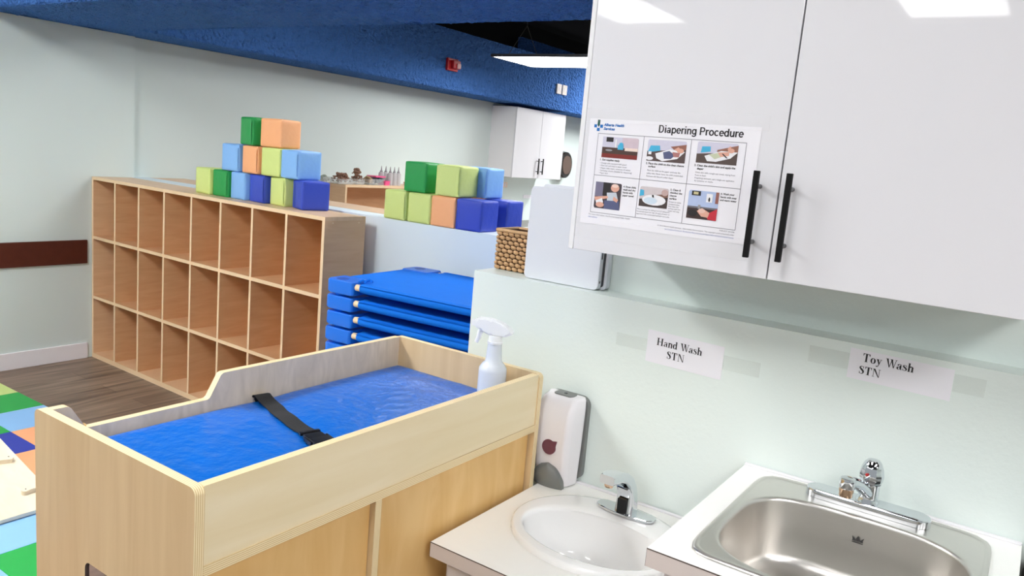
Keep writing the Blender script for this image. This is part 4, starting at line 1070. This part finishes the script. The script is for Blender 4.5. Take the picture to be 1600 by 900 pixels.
for r_ in range(nr):
    z = bz0 + rh * (r_ + .5)
    for (ax, fixed, a0, a1) in (('x', by0 + .003, bx0, bx1), ('x', by1 - .003, bx0, bx1), ('y', bx0 + .003, by0, by1), ('y', bx1 - .003, by0, by1)):
        cell = .0205; n = max(2, int(round((a1 - a0) / cell))); off = (r_ % 2) * .5
        for k in range(-1, n + 1):
            u0 = a0 + (k + off) * (a1 - a0) / n; u1 = u0 + (a1 - a0) / n * .86
            u0, u1 = max(a0, u0), min(a1, u1)
            if u1 - u0 < .006: continue
            dz = .0018 + rn.uniform(-.0008, .0008)
            if ax == 'x': strand(bm, (u0, fixed, z + dz), (u1, fixed, z - dz), rh * .46)
            else: strand(bm, (fixed, u0, z + dz), (fixed, u1, z - dz), rh * .52)
rim = [(bx0, by0), (bx1, by0), (bx1, by1), (bx0, by1), (bx0, by0)]
for a, b in zip(rim, rim[1:]): tube(bm, [(*a, bz1 - .003), (*b, bz1 - .003)], .0055, n=8)
obj('weave', bm, ['wicker', 'wicker_dark'], t)
bm = BM(); tube(bm, [(bx1 - .001, 1.96, bz1), (bx1 + .001, 1.975, bz1 + .012), (bx1 + .001, 2.01, bz1 + .012), (bx1 - .001, 2.025, bz1)], .004, n=8); obj('handle', bm, 'wicker', t)

t = thing('plastic_case', 'white flat plastic case standing on the ledge behind the glossy cabinet', 'case', (-1.1, 1.91, 1.213))
bm = BM(); prism(bm, rrect(-1.219, -.977, 1.2145, 1.478, .014, 5), 1.886, 1.906, FY, mi_side=0)
bmesh.ops.bevel(bm, geom=[e for e in bm.edges if e.calc_face_angle(0) > 1.2], offset=.0025, segments=2, affect='EDGES', clamp_overlap=True)
obj('front_shell', bm, 'case', t, smooth=50)
bm = BM(); prism(bm, rrect(-1.195, -.964, 1.2145, 1.486, .012, 5), 1.909, 1.931, FY, mi_side=0)
bmesh.ops.bevel(bm, geom=[e for e in bm.edges if e.calc_face_angle(0) > 1.2], offset=.0025, segments=2, affect='EDGES', clamp_overlap=True)
obj('back_shell', bm, 'case', t, smooth=50)
bm = BM(); prism(bm, rrect(-1.190, -.972, 1.222, 1.472, .008, 4), 1.9045, 1.910, FY, mi_side=0); obj('hinge_seam', bm, 'case_gap', t)
bm = BM(); box(bm, -.9785, -.9765, 1.892, 1.899, 1.300, 1.345, bev=.0008); obj('latch', bm, 'case_gap', t)
bm = BM(); box(bm, -.9780, -.9765, 1.892, 1.897, 1.2335, 1.240); obj('vent_hole', bm, 'case_gap', t)

# ------------------------------------------------------------------ floor mat and ramp
bm = BM()
g = .2855; xe, ye = -2.5345, 1.977
keys = list(MATC)
pat = {(1, 2): 'sky', (0, 2): 'green'}
rowsc = {0: ['navy', 'sky', 'orange', 'lime', 'green', 'orange', 'sky', 'green', 'lime'],
         }
# columns counted from the near edge x = xe towards -x; rows from y = ye towards -y
layout = {0: ['sky', 'orange', 'lime', 'navy', 'orange', 'sky', 'green', 'lime', 'orange'],
          1: ['green', 'navy', 'sky', 'orange', 'navy', 'green', 'orange', 'sky', 'navy'],
          2: ['green', 'sky', 'lime', 'green', 'sky', 'lime', 'navy', 'orange', 'sky'],
          3: ['sky', 'orange', 'navy', 'lime', 'orange', 'green', 'sky', 'lime', 'green'],
          4: ['lime', 'green', 'orange', 'sky', 'green', 'navy', 'lime', 'orange', 'navy'],
          5: ['orange', 'navy', 'sky', 'green', 'lime', 'orange', 'green', 'sky', 'lime']}
for r_, L in layout.items():
    for c, k in enumerate(L):
        x1 = xe - c * g; x0 = x1 - g; y1 = ye - r_ * g; y0 = y1 - g
        if x0 < -5.05: x0 = -5.045
        box(bm, x0 + .0004, x1 - .0004, y0 + .0004, y1 - .0004, 0.001, .027, keys.index(k), bev=.003, seg=2)
tag(obj('floor_mat', bm, ['mat_' + k for k in keys], None, loc=(-3.7, 1.2, 0)), 'patchwork floor mat of lime, green, blue and orange squares on the plank floor', 'mat')

t = thing('climbing_ramp', 'pale birch climbing ramp with screwed-on cleats sloping over the floor mat', 'ramp', (-3.5, 1.2, 0.0))
th_ = math.atan(.236)
RM = Matrix(((-cos(th_), 0, sin(th_), -3.03), (0, 1, 0, 0), (sin(th_), 0, cos(th_), .047), (0, 0, 0, 1)))
bm = BM(); prism(bm, rrect(0, 1.15, .86, 1.47, .006, 3), -.017, 0, FZ, mi_side=0); bm.transform(RM); obj('board', bm, 'ramp', t)
for s, y0, y1 in ((.115, 1.374, 1.466), (.352, 1.33, 1.445), (.115, .865, 1.0), (.352, .89, 1.0), (.60, 1.374, 1.466), (.85, 1.33, 1.445)):
    bm = BM()
    pts = []
    n = 10
    for i in range(n + 1):
        f = i / n; pts.append((s - .013 + .006 * sin(f * pi * 1.3), y0 + .012 + (y1 - y0 - .024) * f))
    top_ = [(u + .026, v) for u, v in pts]
    o_ = pts[::-1] + arc2(s + .0, y0 + .012, .013, 180, 360, 6)[1:-1] + top_ + arc2(s + .0, y1 - .012, .013, 0, 180, 6)[1:-1]
    prism(bm, o_, 0.0, .020, FZ, mi_side=0); bm.transform(RM); cl = obj('cleat', bm, 'ramp', t)
    bm = BM(); lathe(bm, [(.0028, .020), (.0028, .0206)], (s + .002, y0 + .016, 0), n=10); lathe(bm, [(.0028, .020), (.0028, .0206)], (s + .004, y1 - .016, 0), n=10); bm.transform(RM); obj('screw', bm, 'seam', cl)
for y in (.88, 1.43):
    bm = BM(); zt = .047 + 1.08 * cos(th_) * .236 - .018
    box(bm, -3.03 - 1.08 * cos(th_) - .015, -3.03 - 1.08 * cos(th_) + .015, y, y + .02, .027, zt, bev=.002); obj('leg', bm, 'ramp', t)

# ------------------------------------------------------------------ far room
t = thing('far_wall_cabinet', 'small glossy white wall cabinet with black handles at the far wall', 'cabinet', (-4.95, 7.5, 1.33))
fx, fy0, fy1, fz0, fz1 = -4.782, 6.985, 7.995, 1.328, 2.068
bm = BM(); box(bm, -5.111, fx - .02, fy0, fy1, fz0, fz1); obj('carcass', bm, 'cab_white', t)
ym = 7.492
for a, b, hy in ((fy0, ym - .002, ym - .045), (ym + .002, fy1, ym + .045)):
    bm = BM(); box(bm, fx - .019, fx, a, b, fz0, fz1, bev=.002, seg=1); d = obj('door', bm, 'gloss_white', t, smooth=0)
    bm = BM(); box(bm, fx + .026, fx + .036, hy - .006, hy + .006, 1.375, 1.55)
    for z in (1.405, 1.52): box(bm, fx, fx + .027, hy - .004, hy + .004, z - .004, z + .004)
    obj('handle', bm, 'handle', d)
t = thing('towel_dispenser', 'smoky black oval paper towel dispenser beside the far wall cabinet', 'dispenser', (-5.05, 8.60, 1.5))
bm = BM(); loft(bm, [[(x, y, z) for y, z in ellipse(8.45, 1.50, a, b, 36, 2.3)] for x, a, b in ((-5.111, .165, .165), (-5.05, .168, .168), (-5.00, .155, .158), (-4.98, .125, .13))]); obj('shell', bm, 'oval', t)
bm = BM(); loft(bm, [[(x, y, z) for y, z in ellipse(8.45, 1.50, a, b, 28, 2.3)] for x, a, b in ((-4.985, .105, .115), (-4.974, .10, .11))]); obj('roll_window', bm, 'oval_paper', t)
tag(obj('wall_label', (lambda b: (box(b, -5.1115, -5.108, 7.735, 7.945, 1.075, 1.115), b)[1])(BM()), 'paper', None, loc=(-5.11, 7.84, 1.09)), 'small white label strip on the far wall below the small cabinet', 'label')
t = thing('wall_outlet', 'small pinkish outlet plate on the far wall beside the light blue block', 'outlet', (-5.108, 7.33, 1.225))
bm = BM(); box(bm, -5.1115, -5.105, 7.255, 7.385, 1.195, 1.255, bev=.002); M['outlet'] = plain('cream_outlet', (236, 214, 198), rough=.4); pl_ = obj('plate', bm, 'outlet', t)
bm = BM()
for y in (7.295, 7.345): box(bm, -5.1055, -5.1035, y - .012, y + .012, 1.207, 1.243)
obj('socket', bm, 'white_trim', pl_)
t = thing('far_counter', 'white counter with a grey backsplash strip along the far wall', 'counter', (-4.86, 7.6, 0))
bm = BM(); box(bm, -5.111, -4.62, 7.03, 9.0, .70, .735, bev=.003); obj('worktop', bm, 'laminate', t)
bm = BM(); box(bm, -5.111, -5.095, 7.03, 9.0, .736, .815); obj('backsplash', bm, 'grey_strip', t)
bm = BM(); box(bm, -5.111, -4.66, 7.05, 9.0, 0, .70); obj('carcass', bm, 'vanity', t)
t = thing('tissue_box', 'small white box lying on the far counter', 'box', (-4.9, 7.8, .736))
bm = BM(); box(bm, -4.97, -4.85, 7.68, 7.90, .736, .80, bev=.004); obj('carton', bm, 'paper', t)
bm = BM(); box(bm, -4.94, -4.88, 7.73, 7.85, .7995, .8012); obj('opening', bm, 'ink_grey', t)
t = thing('tall_bookcase', 'narrow brown wooden bookcase at the far wall, its edge showing past the blocks', 'bookcase', (-4.96, 6.68, 0))
M['brown_wood'] = wood('brown_wood', (150, 96, 58), (172, 114, 72), scale=(20, 20, 3))
bm = BM(); box(bm, -5.11, -4.80, 6.56, 6.58, 0, 1.19); obj('side_panel', bm, 'brown_wood', t)
bm = BM(); box(bm, -5.11, -4.80, 6.78, 6.80, 0, 1.19); obj('side_panel', bm, 'brown_wood', t)
bm = BM(); box(bm, -5.11, -4.80, 6.56, 6.80, 1.19, 1.21); obj('top_panel', bm, 'brown_wood', t)
for z in (.05, .43, .81):
    bm = BM(); box(bm, -5.11, -4.805, 6.58, 6.78, z, z + .02); obj('shelf', bm, 'brown_wood', t)

# craft supplies on the far shelf
CZ = 1.2
def tub(label, y, x, ly, lx, h, bits, n, seed, lump=.016, hi=.0):
    t = thing('craft_tub', label, 'tub', (x, y, CZ), 0, 'craft tubs on the far shelf')
    bm = BM(); prism(bm, rrect(-lx / 2, lx / 2, -ly / 2, ly / 2, .008, 3), .0, h, FZ, holes=[rrect(-lx / 2 + .003, lx / 2 - .003, -ly / 2 + .003, ly / 2 - .003, .006, 3)], mi_side=0)
    box(bm, -lx / 2 + .002, lx / 2 - .002, -ly / 2 + .002, ly / 2 - .002, .0, .003); obj('tub_body', bm, 'clear_tub', t, world=False)
    rn = random.Random(seed); bm = BM()
    for i in range(n):
        r = lump * rn.uniform(.7, 1.2)
        z_ = r + .004 + rn.random() ** .8 * (h + hi - r)
        k = 1 - .5 * max(0, (z_ - h) / (hi + .001)) if hi else 1
        ball(bm, (rn.uniform(-1, 1) * (lx / 2 - r - .003) * k, rn.uniform(-1, 1) * (ly / 2 - r - .003) * k, z_), (r, r * rn.uniform(.6, 1), r * rn.uniform(.6, 1)), sub=1)
    o = obj('contents', bm, bits, t, world=False); o['kind'] = 'stuff'
    return t
tub('clear tub of grey green bits at the left end of the craft shelf', 4.55, -5.0, .09, .10, .05, 'green_bits', 40, 1)
tub('clear tub heaped with brown pinecones on the craft shelf', 4.67, -4.92, .16, .13, .042, 'brown_bits', 80, 2, .014, .038)
tub('clear tub with tall brown curls sticking up on the craft shelf', 4.855, -4.93, .10, .11, .045, 'brown_bits', 80, 3, .012, .080)
tub('clear tub of tan bits between curls and pink lid', 4.966, -4.90, .07, .10, .05, 'tan_bits', 50, 4, .014, .01)
t = tub('clear tub of slate blue bits under a pink lid', 5.072, -4.91, .12, .11, .052, 'denim', 60, 5, .015)
bm = BM(); prism(bm, rrect(-.058, .058, -.064, .064, .008, 3), .066, .078, FZ, mi_side=0); obj('lid', bm, 'pink', t, world=False)
t = thing('craft_tray', 'low pink tray between the slate blue tub and the squeeze bottles', 'tray', (-4.89, 5.150, CZ))
bm = BM(); loft(bm, [[(x, y, z) for x, y in rrect(-.05 * k, .05 * k, -.035 * k, .035 * k, .01, 3)] for z, k in ((0, .9), (.04, 1.0), (.04, .95), (.006, .86))]); obj('tray_body', bm, 'pink', t, world=False)
sb = thing('squeeze_bottle', 'x', 'bottle', (-4.88, 5.205, CZ), 0, 'squeeze bottles on the craft shelf')
bm = BM(); lathe(bm, [(.022, 0), (.024, .004), (.024, .098), (.020, .108), (.012, .112)], n=18); obj('bottle', bm, 'squeeze', sb, world=False)
bm = BM(); lathe(bm, [(.013, .111), (.013, .122), (.007, .126), (.002, .165)], n=14); obj('tip', bm, 'squeeze_tip', sb, world=False)
for i, (x, y, lab) in enumerate(((-4.87, 5.205, 'clear squeeze bottle at the front left of the bottle group'), (-4.87, 5.258, 'clear squeeze bottle at the front middle of the bottle group'), (-4.87, 5.311, 'clear squeeze bottle at the front right of the bottle group'), (-4.95, 5.175, 'clear squeeze bottle at the back left of the bottle group'), (-4.95, 5.232, 'clear squeeze bottle at the back right of the bottle group'))):
    o = sb if i == 0 else copy_tree(sb)
    o.location = (x, y, CZ); o['label'] = lab
t = thing('craft_cup', 'tiny pale pink cup at the right end of the craft supplies', 'cup', (-4.88, 5.43, CZ))
bm = BM(); lathe(bm, [(.018, 0), (.024, .035), (.022, .035), (.016, .003)], n=18); M['pale_pink'] = plain('pale_pink', (242, 186, 170), rough=.5); obj('cup_body', bm, 'pale_pink', t, world=False)

# on the bulkhead: fire alarm, two plates
t = thing('fire_alarm', 'red fire alarm strobe box on the blue bulkhead', 'fire alarm', (-4.69, 5.73, 2.32))
bm = BM(); box(bm, -4.70, -4.672, 5.655, 5.805, 2.265, 2.375, bev=.006); bdy = obj('housing', bm, 'alarm_red', t)
bm = BM(); box(bm, -4.672, -4.64, 5.70, 5.80, 2.285, 2.36, bev=.006); obj('strobe_cover', bm, 'alarm_red', t)
bm = BM(); box(bm, -4.641, -4.630, 5.745, 5.795, 2.290, 2.335, bev=.004); obj('lens', bm, 'alarm_pale', t)
for y, lab in ((7.625, 'white control plate on the bulkhead, nearer the red alarm'), (7.745, 'white control plate on the bulkhead, farther from the red alarm')):
    t = thing('control_plate', lab, 'control plate', (-4.69, y, 2.33), 0, 'pair of white control plates')
    bm = BM(); box(bm, -4.70, -4.682, y - .046, y + .046, 2.275, 2.382, bev=.004); obj('plate', bm, 'switch', t)
    bm = BM(); box(bm, -4.6825, -4.678, y - .016, y + .016, 2.31, 2.35, bev=.002); obj('rocker', bm, 'white_trim', t)
